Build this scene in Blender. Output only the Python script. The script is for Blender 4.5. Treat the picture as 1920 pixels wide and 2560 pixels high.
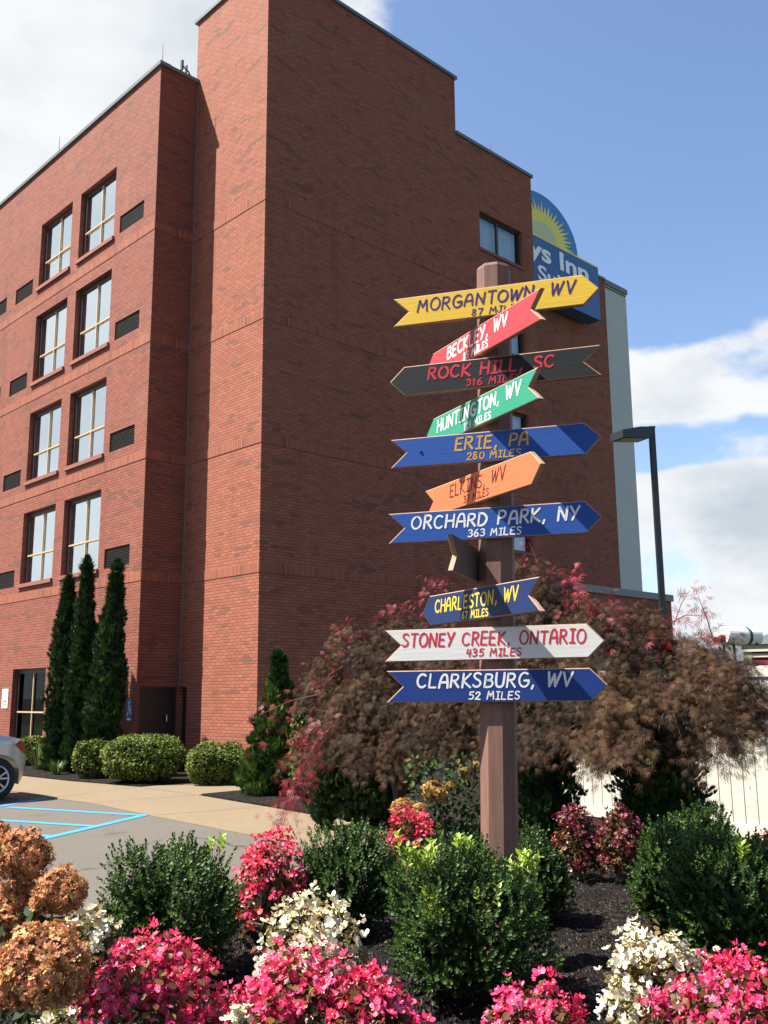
import bpy, math, random
import numpy as np
from mathutils import Vector, Matrix

for o in list(bpy.data.objects): bpy.data.objects.remove(o)
scene = bpy.context.scene
COL = scene.collection
R = math.radians
rng = np.random.RandomState(7)

# ------------------------------------------------------------------ camera
EYE = 1.63
F_PX, PITCH, ROLL = 2401.5, R(10.699), R(-0.45)
_cp, _sp, _c, _s = math.cos(PITCH), math.sin(PITCH), math.cos(ROLL), math.sin(ROLL)
_r0, _u0 = np.array([1., 0, 0]), np.array([0, -_sp, _cp])
CR, CU, CF = _c*_r0 + _s*_u0, -_s*_r0 + _c*_u0, np.array([0, _cp, _sp])
cam_d = bpy.data.cameras.new('camera')
cam = bpy.data.objects.new('camera', cam_d); COL.objects.link(cam)
cam_d.sensor_fit = 'HORIZONTAL'; cam_d.sensor_width = 36.0
cam_d.lens = 36.0*F_PX/1920.0
cam_d.clip_start = 0.05; cam_d.clip_end = 3000
cam.matrix_world = Matrix(((CR[0], CU[0], -CF[0], 0), (CR[1], CU[1], -CF[1], 0), (CR[2], CU[2], -CF[2], EYE), (0, 0, 0, 1)))
scene.camera = cam
scene.render.resolution_x, scene.render.resolution_y = 768, 1024

# ------------------------------------------------------------------ sky, sun, exposure
SUN_EL, SUN_AZ = R(56.3), R(-94.4)          # direction the sun stands in (azimuth from +Y, clockwise)
world = bpy.data.worlds.new("World"); scene.world = world
world.use_nodes = True
NT = world.node_tree; NT.nodes.clear()
def wn(t, **kw):
    n = NT.nodes.new(t)
    for k_, v in kw.items(): setattr(n, k_, v)
    return n
def wmath(op, a, b=None, clamp=False):
    n = wn('ShaderNodeMath', operation=op, use_clamp=clamp)
    for i, v in enumerate((a, b)):
        if v is None: continue
        if isinstance(v, (int, float)): n.inputs[i].default_value = v
        else: NT.links.new(v, n.inputs[i])
    return n.outputs[0]
def wramp(v, a, b, c=0.0, d=1.0):
    n = wn('ShaderNodeMapRange', interpolation_type='SMOOTHSTEP')
    NT.links.new(v, n.inputs[0])
    for i, q in enumerate((a, b, c, d)): n.inputs[i+1].default_value = q
    return n.outputs[0]
sky = wn('ShaderNodeTexSky', sky_type='NISHITA', sun_disc=False)
sky.sun_elevation = SUN_EL; sky.sun_rotation = SUN_AZ % (2*math.pi)
sky.air_density = 1.0; sky.dust_density = 0.9; sky.ozone_density = 1.6
tc = wn('ShaderNodeTexCoord'); sep = wn('ShaderNodeSeparateXYZ')
NT.links.new(tc.outputs['Generated'], sep.inputs[0])
dx, dy, dz = sep.outputs
cmb = wn('ShaderNodeCombineXYZ')
NT.links.new(wmath('MULTIPLY', dx, 2.3), cmb.inputs[0]); NT.links.new(wmath('MULTIPLY', dy, 2.3), cmb.inputs[1]); NT.links.new(wmath('MULTIPLY', dz, 4.2), cmb.inputs[2])
def wnoise(scale, detail, rough, off):
    m = wn('ShaderNodeMapping'); m.inputs['Location'].default_value = off
    NT.links.new(cmb.outputs[0], m.inputs[0])
    n = wn('ShaderNodeTexNoise'); n.inputs['Scale'].default_value = scale
    n.inputs['Detail'].default_value = detail; n.inputs['Roughness'].default_value = rough
    NT.links.new(m.outputs[0], n.inputs['Vector']); return n.outputs[0]
OFF = (2.1, 5.7, 1.4)
n1 = wnoise(2.0, 10, 0.52, OFF)
n_up = wnoise(2.0, 4, 0.5, (OFF[0]-.03, OFF[1], OFF[2]+.17))      # how thick the cloud is just above: its base is grey
n_gr = wnoise(3.1, 6, 0.55, (9.2, 1.1, 3.3))
bias_left = wmath('MULTIPLY', wramp(dx, 0.09, -0.13), 0.42)
bias_low = wmath('MULTIPLY', wramp(dz, 0.380, 0.325), 0.28)
bias_gap = wmath('MULTIPLY', wmath('MULTIPLY', wramp(dz, 0.275, 0.250), wramp(dz, 0.205, 0.225)), -0.27)
bias_far = wmath('ADD', wmath('MULTIPLY', wramp(dy, 0.30, -0.15), -0.50), wmath('MULTIPLY', wramp(dx, 0.03, 0.12), wmath('MULTIPLY', wramp(dz, 0.36, 0.42), -0.16)))
dens = wmath('ADD', wmath('ADD', n1, bias_left), wmath('ADD', wmath('ADD', bias_low, bias_gap), bias_far))
mask = wramp(dens, 0.57, 0.68)
shade = wmath('MULTIPLY', wmath('ADD', wmath('MULTIPLY', wramp(n_up, 0.42, 0.66), 0.75), wmath('MULTIPLY', wramp(n_gr, 0.45, 0.70), 0.45), True), wramp(dx, -0.16, 0.12, 0.5, 1.0))
ccol = wn('ShaderNodeMixRGB'); NT.links.new(shade, ccol.inputs[0])
ccol.inputs[1].default_value = (3.95, 4.05, 4.15, 1); ccol.inputs[2].default_value = (2.05, 2.42, 2.8, 1)
skyg = wn('ShaderNodeMixRGB', blend_type='MULTIPLY'); skyg.inputs[0].default_value = 1
NT.links.new(sky.outputs[0], skyg.inputs[1]); skyg.inputs[2].default_value = (0.86, 0.88, 0.92, 1)
mx = wn('ShaderNodeMixRGB'); NT.links.new(mask, mx.inputs[0])
NT.links.new(skyg.outputs[0], mx.inputs[1]); NT.links.new(ccol.outputs[0], mx.inputs[2])
bg = wn('ShaderNodeBackground'); bg.inputs[1].default_value = 0.074
NT.links.new(mx.outputs[0], bg.inputs[0])
wo = wn('ShaderNodeOutputWorld'); NT.links.new(bg.outputs[0], wo.inputs[0])

sun_d = bpy.data.lights.new('sun', 'SUN'); sun_d.energy = 5.0; sun_d.angle = R(0.53)
sun_d.color = (1.0, 0.94, 0.84)
sun = bpy.data.objects.new('sun', sun_d); COL.objects.link(sun)
_to = Vector((math.sin(SUN_AZ)*math.cos(SUN_EL), math.cos(SUN_AZ)*math.cos(SUN_EL), math.sin(SUN_EL)))
sun.rotation_euler = _to.to_track_quat('Z', 'Y').to_euler()
sun.location = (-20, 0, 30)
vs = scene.view_settings
vs.view_transform = 'Standard'; vs.look = 'None'; vs.exposure = 1.7; vs.gamma = 1.0; vs.use_curve_mapping = False
scene.render.engine = 'CYCLES'
scene.cycles.max_bounces = 8; scene.cycles.transparent_max_bounces = 12

# ------------------------------------------------------------------ helpers
S = 1920/1659
def _ray(x, y):
    return CR*((x*S-960)/F_PX) + CU*((1280-y*S)/F_PX) + CF
def at(x, y, Y):                 # photo pixel (1659 wide) at distance Y -> world point
    d = _ray(x, y); return np.array([0, 0, EYE]) + d*(Y/d[1])
def tag(o, label=None, cat=None, group=None, kind=None):
    if label: o['label'] = label
    if cat: o['category'] = cat
    if group: o['group'] = group
    if kind: o['kind'] = kind
    return o
def thing(name, label, cat, loc=(0, 0, 0), rz=0.0, group=None):
    o = bpy.data.objects.new(name, None); COL.objects.link(o)
    o.empty_display_size = 0.2; o.location = [float(v) for v in loc]; o.rotation_euler = (0, 0, rz)
    return tag(o, label, cat, group)
def link_mesh(name, me, parent=None):
    o = bpy.data.objects.new(name, me); COL.objects.link(o)
    if parent: o.parent = parent
    return o
def copy_tree(o, parent=None):
    c = o.copy(); COL.objects.link(c)
    c.parent = parent
    for ch in list(o.children): copy_tree(ch, c)
    return c

class MB:
    """collects polygons, linked as ONE mesh object"""
    def __init__(s): s.v = []; s.f = []; s.uv = []; s.mi = []; s.sm = []
    def poly(s, pts, uv=None, mi=0, smooth=False):
        b = len(s.v); s.v += [tuple(float(c) for c in p) for p in pts]; s.f.append(list(range(b, b+len(pts))))
        s.uv.append(uv if uv else [(0, 0)]*len(pts)); s.mi.append(mi); s.sm.append(smooth)
    def box(s, x0, x1, y0, y1, z0, z1, mi=0, brick=False):
        P = lambda x, y, z: (x, y, z)
        for pts in ([P(x0,y0,z0),P(x0,y1,z0),P(x1,y1,z0),P(x1,y0,z0)], [P(x0,y0,z1),P(x1,y0,z1),P(x1,y1,z1),P(x0,y1,z1)],
                    [P(x0,y0,z0),P(x1,y0,z0),P(x1,y0,z1),P(x0,y0,z1)], [P(x1,y1,z0),P(x0,y1,z0),P(x0,y1,z1),P(x1,y1,z1)],
                    [P(x0,y1,z0),P(x0,y0,z0),P(x0,y0,z1),P(x0,y1,z1)], [P(x1,y0,z0),P(x1,y1,z0),P(x1,y1,z1),P(x1,y0,z1)]):
            s.poly(pts, [(p[0]+p[1], p[2]) for p in pts] if brick else None, mi)
    def extrude(s, pts2, fn, d0, d1, mi_front=0, mi_side=0, mi_back=0):
        """pts2 CCW outline; fn(u,v,d)->xyz ; front at d1"""
        n = len(pts2)
        s.poly([fn(u, v, d1) for u, v in pts2], None, mi_front)
        s.poly([fn(u, v, d0) for u, v in reversed(pts2)], None, mi_back)
        for i in range(n):
            a, b = pts2[i], pts2[(i+1) % n]
            s.poly([fn(*a, d0), fn(*b, d0), fn(*b, d1), fn(*a, d1)], None, mi_side)
    def tube(s, path, rad, seg=8, mi=0, caps=True):
        path = [np.array(p, float) for p in path]
        rad = list(rad) if hasattr(rad, '__len__') else [rad]*len(path)
        rings = []
        for i, p in enumerate(path):
            t = path[min(i+1, len(path)-1)] - path[max(i-1, 0)]; t = t/(np.linalg.norm(t)+1e-9)
            a = np.cross(t, [0, 0, 1.]) if abs(t[2]) < .95 else np.cross(t, [1., 0, 0])
            a /= np.linalg.norm(a); b = np.cross(t, a)
            rings.append([p + rad[i]*(math.cos(2*math.pi*k/seg)*a + math.sin(2*math.pi*k/seg)*b) for k in range(seg)])
        for i in range(len(path)-1):
            for k in range(seg):
                k2 = (k+1) % seg
                s.poly([rings[i][k2], rings[i][k], rings[i+1][k], rings[i+1][k2]], None, mi, True)
        if caps:
            s.poly(rings[0], None, mi); s.poly(list(reversed(rings[-1])), None, mi)
    def build(s, name, mats, parent=None, merge=False):
        me = bpy.data.meshes.new(name); me.from_pydata(s.v, [], s.f)
        for m in (mats if isinstance(mats, (list, tuple)) else [mats]): me.materials.append(m)
        me.polygons.foreach_set('material_index', s.mi); me.polygons.foreach_set('use_smooth', s.sm)
        uvl = me.uv_layers.new(name='UVMap')
        uvl.data.foreach_set('uv', [c for f in s.uv for p in f for c in p])
        if merge:
            import bmesh
            bm = bmesh.new(); bm.from_mesh(me); bmesh.ops.remove_doubles(bm, verts=bm.verts, dist=1e-5)
            bmesh.ops.recalc_face_normals(bm, faces=bm.faces); bm.to_mesh(me); bm.free()
        me.update()
        return link_mesh(name, me, parent)

# ------------------------------------------------------------------ materials
class MT:
    def __init__(s, name):
        s.m = bpy.data.materials.new(name); s.m.use_nodes = True; s.t = s.m.node_tree
        s.b = s.t.nodes['Principled BSDF']; s.out = s.t.nodes['Material Output']
    def n(s, t, ins=None, **kw):
        n = s.t.nodes.new(t)
        for k_, v in kw.items(): setattr(n, k_, v)
        for k_, v in (ins or {}).items():
            if hasattr(v, 'node'): s.t.links.new(v, n.inputs[k_])
            else: n.inputs[k_].default_value = v
        return n
    def l(s, a, b): s.t.links.new(a, b)
    def math(s, op, a, b=0.0, clamp=False):
        return s.n('ShaderNodeMath', {0: a, 1: b}, operation=op, use_clamp=clamp).outputs[0]
    def mix(s, f, a, b, mode='MIX'):
        return s.n('ShaderNodeMixRGB', {0: f, 1: a, 2: b}, blend_type=mode).outputs[0]
    def step(s, v, a, b, c=0.0, d=1.0):
        return s.n('ShaderNodeMapRange', {0: v, 1: a, 2: b, 3: c, 4: d}, interpolation_type='SMOOTHSTEP').outputs[0]
    def noise(s, scale, detail=4, rough=.55, vec=None):
        n = s.n('ShaderNodeTexNoise', {'Scale': scale, 'Detail': detail, 'Roughness': rough})
        if vec is None: vec = s.obj()
        s.l(vec, n.inputs['Vector']); return n.outputs[0]
    def obj(s):
        if not hasattr(s, '_tc'): s._tc = s.n('ShaderNodeTexCoord')
        return s._tc.outputs['Object']
    def uv(s):
        s.obj(); return s._tc.outputs['UV']
    def ramp(s, v, stops):
        n = s.n('ShaderNodeValToRGB', {0: v}); e = n.color_ramp.elements
        while len(e) < len(stops): e.new(.5)
        for q, (p, c) in zip(e, stops): q.position = p; q.color = (*c, 1)
        return n.outputs[0]
    def col(s, v): s.l(v, s.b.inputs['Base Color'])
    def bump(s, h, strength=.3, dist=.01):
        n = s.n('ShaderNodeBump', {'Strength': strength, 'Distance': dist, 'Height': h}); s.l(n.outputs[0], s.b.inputs['Normal'])
    def set(s, **kw):
        for k_, v in kw.items(): s.b.inputs[k_.replace('_', ' ')].default_value = v
        return s.m
def C4(c): return (*c, 1.0)
def plain(name, c, rough=.6, var=.12, scale=6.0, metal=0.0, bump=0.0):
    m = MT(name); nz = m.noise(scale, 5)
    a = tuple(x*(1-var) for x in c); b = tuple(min(1, x*(1+var)) for x in c)
    m.col(m.mix(nz, C4(a), C4(b)))
    if bump: m.bump(m.noise(scale*6, 4), bump, .01)
    return m.set(Roughness=rough, Metallic=metal)

def brick_material(name, bw=.203, bh=.0677, red=(.290, .099, .058), red2=(.228, .072, .042), mortar=(.115, .042, .031), soldier=False):
    m = MT(name)
    sx = m.n('ShaderNodeSeparateXYZ', {0: m.uv()}); u, v = sx.outputs[0], sx.outputs[1]
    row = m.math('FLOOR', m.math('DIVIDE', v, bh))
    sh = 0.0 if soldier else m.math('MULTIPLY', m.math('MODULO', m.math('ABSOLUTE', row), 2.0), .5)
    uu = m.math('ADD', m.math('DIVIDE', u, bw), sh)
    colm = m.math('FLOOR', uu)
    fu = m.math('SUBTRACT', uu, colm); fv = m.math('SUBTRACT', m.math('DIVIDE', v, bh), row)
    eu = m.math('MULTIPLY', m.math('MINIMUM', fu, m.math('SUBTRACT', 1.0, fu)), bw)
    ev = m.math('MULTIPLY', m.math('MINIMUM', fv, m.math('SUBTRACT', 1.0, fv)), bh)
    edge = m.math('MINIMUM', eu, ev)
    isbrick = m.step(edge, .0040, .0085)
    idv = m.n('ShaderNodeCombineXYZ', {0: colm, 1: row, 2: 0.0}).outputs[0]
    wn_ = m.n('ShaderNodeTexWhiteNoise', {'Vector': idv}, noise_dimensions='3D')
    rnd, rcol = wn_.outputs['Value'], wn_.outputs['Color']
    # streaks of dark, clinker bricks: a low frequency field sampled per brick
    idc = m.n('ShaderNodeCombineXYZ', {0: m.math('MULTIPLY', colm, .16), 1: m.math('MULTIPLY', row, .22), 2: 0.0}).outputs[0]
    fld = m.n('ShaderNodeTexNoise', {'Vector': idc, 'Scale': 1.0, 'Detail': 3.0, 'Roughness': .6}).outputs[0]
    dark = m.step(m.math('ADD', fld, m.math('MULTIPLY', rnd, .16)), .66, .73)
    rsep = m.n('ShaderNodeSeparateColor', {0: rcol})
    base = m.mix(rsep.outputs[1], C4(red), C4(red2))
    base = m.mix(m.math('MULTIPLY', dark, .62), base, C4((.085, .052, .040)))
    wear = m.noise(1.3, 4, .6)
    base = m.mix(m.step(wear, .35, .75, 0.0, .22), base, C4((.19, .075, .052)))
    strk = m.n('ShaderNodeTexNoise', {'Vector': m.n('ShaderNodeMapping', {0: m.uv(), 'Scale': (1.1, .12, 1)}).outputs[0], 'Scale': 1.0, 'Detail': 5.0, 'Roughness': .6}).outputs[0]
    base = m.mix(m.step(strk, .54, .70, 0.0, .35), base, C4(tuple(x*.55 for x in red2)))
    base = m.mix(m.step(m.noise(.5, 5, .65), .56, .72, 0.0, .22), base, C4((.33, .17, .12)))
    fin = m.mix(isbrick, C4(mortar), base)  # mortar colour also carries the self-shadow of the recessed joints
    m.col(fin)
    m.bump(m.math('ADD', isbrick, m.math('MULTIPLY', m.noise(60, 3), .25)), .5, .006)
    return m.set(Roughness=.85, Specular_IOR_Level=.25)
M = {}
M['brick'] = brick_material('brick_wall')
M['soldier'] = brick_material('soldier_brick', bw=.0677, bh=.22, soldier=True, mortar=(.10, .035, .027))
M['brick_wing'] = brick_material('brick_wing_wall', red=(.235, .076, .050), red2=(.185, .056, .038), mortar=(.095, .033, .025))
M['sill'] = plain('brick_sill', (.20, .066, .045), .85, .2, 14, bump=.3)
M['coping'] = plain('metal_coping', (.10, .115, .125), .45, .1, 3)
M['roofing'] = plain('roof_membrane', (.12, .12, .12), .9)
M['panel'] = plain('grey_stucco', (.43, .44, .405), .85, .07, 1.2, bump=.15)
M['bronze'] = plain('bronze_frame', (.028, .020, .017), .5)
M['tan'] = plain('tan_muntin', (.44, .32, .18), .55, .06)
M['dark'] = plain('unlit_room_black', (.012, .011, .011), .9)
M['grille'] = None
M['door'] = plain('dark_door', (.018, .013, .011), .5)
M['steel'] = plain('brushed_steel', (.6, .6, .58), .35, .05, metal=1.0)
M['black_metal'] = plain('black_metal', (.012, .015, .019), .45, .2)
def glass(name, refl=.42, tint=(.85, .92, .95), base=.10):
    m = MT(name)
    tr = m.n('ShaderNodeBsdfTransparent', {0: C4(tint)})
    gl = m.n('ShaderNodeBsdfGlossy', {0: (.86, .95, 1, 1), 'Roughness': .02})
    nb = m.n('ShaderNodeBump', {'Strength': .04, 'Distance': .02, 'Height': m.noise(1.6, 1)})
    m.l(nb.outputs[0], gl.inputs['Normal'])
    fr = m.n('ShaderNodeLayerWeight', {'Blend': refl})
    mx_ = m.n('ShaderNodeMixShader', {0: m.math('ADD', fr.outputs['Fresnel'], base, True), 1: tr.outputs[0], 2: gl.outputs[0]})
    m.l(mx_.outputs[0], m.out.inputs[0]); return m.m
M['glass'] = glass('window_glass', .5, (.95, .98, .99), .64); M['glass_dark'] = glass('shop_glass', .12, (.35, .37, .40), .02)
M['glass_shade'] = glass('shaded_glass', .30, (.7, .78, .85))
m = MT('sheer_curtain'); m.col(m.mix(m.noise(3), C4((.70, .73, .74)), C4((.82, .84, .84)))); M['curtain'] = m.set(Roughness=.9)
m = MT('vent_grille'); wv = m.n('ShaderNodeTexWave', {'Vector': m.obj(), 'Scale': 9.0}, bands_direction='DIAGONAL')
m.col(m.mix(m.step(wv.outputs[1], .3, .6), C4((.006, .006, .006)), C4((.018, .016, .013)))); M['grille'] = m.set(Roughness=.6, Metallic=.3)

def ground_material(name, c, c2, scale, rough=.9, bump=.25, spots=None, dist=.01, cracks=0.0):
    m = MT(name); a = m.noise(scale, 8, .65); b = m.noise(scale*18, 4, .7); g = m.noise(.35, 4)
    base = m.mix(a, C4(c), C4(c2)); base = m.mix(m.step(b, .35, .7, 0, .35), base, C4(tuple(x*.65 for x in c)))
    base = m.mix(m.step(g, .45, .7, 0, .3), base, C4(tuple(x*.72 for x in c2)))
    if spots: base = m.mix(m.step(m.noise(2.2, 5, .7), .60, .70, 0, .5), base, C4(spots))
    if cracks:
        wv = m.n('ShaderNodeTexNoise', {'Vector': m.obj(), 'Scale': 1.6, 'Detail': 5.0}).outputs[1]
        pv = m.n('ShaderNodeVectorMath', {0: m.obj(), 1: m.n('ShaderNodeVectorMath', {0: wv, 1: (.7, .7, 0)}, operation='MULTIPLY').outputs[0]}, operation='ADD').outputs[0]
        ck = m.n('ShaderNodeTexVoronoi', {'Vector': pv, 'Scale': cracks}, feature='DISTANCE_TO_EDGE').outputs['Distance']
        base = m.mix(m.math('MULTIPLY', m.step(ck, .004, .012, .8, 0.0), m.step(g, .42, .55)), base, C4(tuple(x*.35 for x in c)))
        base = m.mix(m.step(m.noise(1.1, 2, .4), .66, .74, 0, .45), base, C4(tuple(x*.5 for x in c)))
    m.col(base); m.bump(b, bump, dist); return m.set(Roughness=rough, Specular_IOR_Level=.2)
M['asphalt'] = ground_material('asphalt', (.088, .080, .070), (.108, .098, .085), 1.2, spots=(.072, .066, .058), cracks=.45)
M['concrete'] = ground_material('concrete', (.150, .114, .073), (.185, .144, .096), .8, bump=.12, spots=(.12, .088, .056))
M['ground'] = ground_material('far_ground', (.035, .045, .020), (.050, .058, .026), .6)
M['paint_blue'] = ground_material('blue_line_paint', (.03, .19, .38), (.05, .25, .45), 3, bump=.1)
m = MT('mulch'); vo = m.n('ShaderNodeTexVoronoi', {'Vector': m.n('ShaderNodeMapping', {0: m.obj(), 'Scale': (95, 34, 40), 'Rotation': (0, 0, .6)}).outputs[0], 'Scale': 1.0})
vo2 = m.n('ShaderNodeTexVoronoi', {'Vector': m.n('ShaderNodeMapping', {0: m.obj(), 'Scale': (30, 90, 40), 'Rotation': (0, 0, -.4)}).outputs[0], 'Scale': 1.0})
cs = m.n('ShaderNodeSeparateColor', {0: vo.outputs['Color']})
m.col(m.ramp(cs.outputs[0], [(0, (.005, .004, .0035)), (.6, (.012, .009, .008)), (.84, (.026, .020, .016)), (1, (.085, .066, .052))]))
m.bump(m.math('ADD', vo.outputs['Distance'], vo2.outputs['Distance']), .9, .03); M['mulch'] = m.set(Roughness=.95, Specular_IOR_Level=.15)
def leafmat(name, stops, rough=.5, trans=.25, spec=.4):
    """hue varies leaf by leaf through the 'tint' attribute"""
    m = MT(name); a = m.n('ShaderNodeAttribute', attribute_name='tint')
    c = m.ramp(a.outputs['Fac'], stops); m.col(c)
    m.b.inputs['Roughness'].default_value = rough; m.b.inputs['Specular IOR Level'].default_value = spec
    if trans > 0:
        tr = m.n('ShaderNodeBsdfTranslucent'); m.l(m.mix(.5, c, m.mix(1.0, c, C4((1.6, 1.6, 1.0)), 'MULTIPLY')), tr.inputs[0])
        mx_ = m.n('ShaderNodeMixShader', {0: trans, 1: m.b.outputs[0], 2: tr.outputs[0]})
        m.l(mx_.outputs[0], m.out.inputs[0])
    return m.m
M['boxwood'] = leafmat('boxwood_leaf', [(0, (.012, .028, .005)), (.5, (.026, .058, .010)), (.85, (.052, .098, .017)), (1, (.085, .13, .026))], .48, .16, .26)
M['shoot'] = leafmat('young_leaf', [(0, (.16, .27, .02)), (1, (.30, .40, .04))], .5, .3)
M['arbor'] = leafmat('arborvitae_spray', [(0, (.008, .022, .006)), (.55, (.018, .046, .010)), (.85, (.045, .088, .015)), (1, (.085, .135, .022))], .6, .12, .25)
M['hedge'] = leafmat('hedge_leaf', [(0, (.032, .052, .010)), (.5, (.095, .128, .022)), (1, (.20, .225, .045))], .6, .2, .15)
M['maple'] = leafmat('maple_leaf', [(0, (.012, .009, .006)), (.32, (.040, .024, .014)), (.66, (.082, .040, .023)), (.86, (.146, .084, .043)), (1, (.045, .050, .016))], .65, .14, .12)
M['maple_red'] = leafmat('red_maple_leaf', [(0, (.17, .014, .026)), (1, (.34, .035, .055))], .5, .3)
M['pink'] = leafmat('pink_petal', [(0, (.44, .008, .040)), (.35, (.58, .025, .105)), (.75, (.64, .065, .185)), (.93, (.66, .17, .30)), (1, (.68, .32, .42))], .5, .25, .3)
M['crimson'] = leafmat('shade_darkened_petal', [(0, (.055, .004, .012)), (.6, (.12, .008, .028)), (1, (.24, .03, .07))], .5, .25, .3)  # petal colour lowered to stand in for the shade over these begonias
M['red'] = leafmat('red_petal', [(0, (.44, .010, .02)), (.45, (.58, .028, .085)), (.8, (.64, .09, .22)), (1, (.66, .22, .36))], .5, .25, .3)
M['white'] = leafmat('white_petal', [(0, (.36, .27, .12)), (.3, (.50, .43, .26)), (.65, (.60, .57, .47)), (1, (.64, .63, .58))], .5, .25, .3)
M['stamen'] = plain('yellow_stamen', (.75, .45, .05), .6)
M['bronze_leaf'] = leafmat('begonia_leaf', [(0, (.030, .034, .008)), (.4, (.075, .034, .012)), (.8, (.12, .032, .018)), (1, (.14, .095, .022))], .35, .22)
M['pale_leaf'] = leafmat('white_begonia_leaf', [(0, (.060, .058, .014)), (.6, (.15, .12, .028)), (1, (.12, .036, .018))], .35, .25)
M['hydr'] = leafmat('hydrangea_floret', [(0, (.15, .060, .038)), (.3, (.34, .18, .065)), (.6, (.42, .195, .090)), (.85, (.38, .125, .085)), (1, (.50, .35, .13))], .7, .22, .15)
M['hydr_tan'] = leafmat('tan_floret', [(0, (.30, .15, .04)), (1, (.45, .28, .10))], .7, .22, .15)
M['hydr_leaf'] = leafmat('hydrangea_leaf', [(0, (.008, .018, .006)), (.75, (.017, .036, .009)), (1, (.060, .075, .016))], .65, .15, .12)
M['grassy'] = leafmat('grass_blade', [(0, (.045, .085, .020)), (1, (.11, .15, .045))], .5, .2)
M['pale_shrub'] = leafmat('pale_shrub_leaf', [(0, (.08, .11, .045)), (1, (.20, .25, .13))], .5, .2)
M['bark'] = plain('bark', (.035, .026, .021), .9, .3, 20, bump=.5)
M['stem'] = plain('green_stem', (.10, .11, .04), .7)
M['vinyl'] = plain('white_vinyl', (.43, .415, .365), .4, .06, 1.5)

# ------------------------------------------------------------------ the setting
mb = MB(); mb.poly([(-600, -100, -.05), (600, -100, -.05), (600, 900, -.05), (-600, 900, -.05)])
tag(mb.build('ground', M['ground']), kind='structure')
mb = MB()
NX, NY = 30, 30
mb.poly([(-40, -8, 0), (2.0, -8, 0), (2.0, 24, 0), (-40, 40, 0)])
tag(mb.build('parking_lot', M['asphalt']), kind='structure')
def slab(name, pts, z0, z1, mat):
    b = MB(); b.extrude(pts, lambda u, v, d: (u, v, d), z0, z1); return tag(b.build(name, mat), kind='structure')
# concrete walk along the parking and its branch to the building
slab('sidewalk', [(-13.0, 24.4), (-5.47, 16.2), (-4.5, 15.3), (-3.29, 13.8), (-1.64, 11.84), (-1.0, 11.18), (-.1, 10.15), (1.1, 10.9),
     (-.74, 13.27), (-1.76, 14.65), (-3.11, 16.4), (-2.24, 17.3), (1.6, 20.9), (.9, 21.9), (-2.64, 19.15), (-3.56, 18.75), (-4.44, 17.9), (-6.1, 19.2), (-7.6, 20.6), (-12, 24.9)], -.1, .012, M['concrete'])
jb = MB()
def strip(b, p, q, w, z):
    p, q = np.array(p), np.array(q); d = (q-p)/np.linalg.norm(q-p); n = np.array([-d[1], d[0]])*w/2
    b.poly([(*(p-n), z), (*(q-n), z), (*(q+n), z), (*(p+n), z)])
for p, q in (((-4.50, 15.36), (-3.15, 16.38)), ((-3.2, 13.76), (-1.82, 14.6)), ((-1.6, 11.86), (-.35, 12.7)), ((-5.4, 16.25), (-4.48, 17.86)), ((-4.44, 17.88), (-3.13, 16.42)), ((-2.6, 19.1), (-2.2, 17.36))):
    strip(jb, p, q, .018, .0165)
tag(jb.build('sidewalk_joints', plain('joint', (.16, .12, .08), .9)), kind='structure')
bl = MB()
for i, (p, q) in enumerate((((-6.9, 11.4), (-5.52, 16.22)), ((-5.66, 14.92), (-3.33, 13.80)), ((-6.2, 13.86), (-3.72, 12.72)), ((-6.5, 12.9), (-3.95, 11.85)), ((-3.33, 13.86), (-4.75, 9.1)), ((-6.5, 11.6), (-4.2, 10.85)))):
    strip(bl, p, q, .13, .004 + .0006*i)
tag(bl.build('parking_lines', M['paint_blue']), kind='structure')
# planting beds of dark mulch
slab('mulch_bed_wall', [(-12, 24.95), (-7.62, 20.63), (-6.12, 19.23), (-4.44, 17.95), (-3.58, 18.8), (-2.68, 19.2), (-2.6, 19.97), (-5.9, 23.3), (-14, 32)], -.1, .03, M['mulch'])
slab('mulch_bed_far', [(-3.05, 16.42), (-1.72, 14.68), (-.70, 13.3), (1.14, 10.93), (1.3, 10.2), (9, 9.6), (9, 30), (4, 26), (1.66, 20.88), (-2.2, 17.27)], -.1, .03, M['mulch'])
def edge_y(x):
    return float(np.interp(x, [-8, -4, -2.3, -1.0, -.1, .6, 1.3, 9], [6.6, 7.0, 7.55, 8.6, 10.1, 10.6, 10.8, 10.8]))
def bed_h(x, y):
    d = edge_y(x) - y
    t = min(max(d/3.2, 0), 1); t = t*t*(3-2*t)
    return .02 + .29*t + .02*math.sin(2.1*x+.7)*math.sin(1.7*y)*t
def near_bed():
    xs = np.arange(-8, 9.01, .1); nj = 90
    V = []; Fs = []
    for x in xs:
        e = edge_y(x)
        for j in range(nj+1):
            y = .6 + (e-.6)*j/nj
            h = bed_h(x, y) + .018*rng.randn()*min(1, (e-y)/.5)
            V.append((x, y, max(h, .006)))
    for i in range(len(xs)-1):
        for j in range(nj):
            a = i*(nj+1)+j; Fs.append((a, a+nj+1, a+nj+2, a+1))
    me = bpy.data.meshes.new('mulch_bed'); me.from_pydata(V, [], Fs); me.materials.append(M['mulch'])
    me.polygons.foreach_set('use_smooth', [True]*len(Fs))
    return tag(link_mesh('mulch_bed', me), kind='structure')
near_bed()
kb = MB()
kx = np.linspace(-8, -.3, 60)
kb.tube([(x, edge_y(x)+.04, .035) for x in kx], .055, 6)
tag(kb.build('bed_kerb', M['concrete']), kind='structure')

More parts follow.
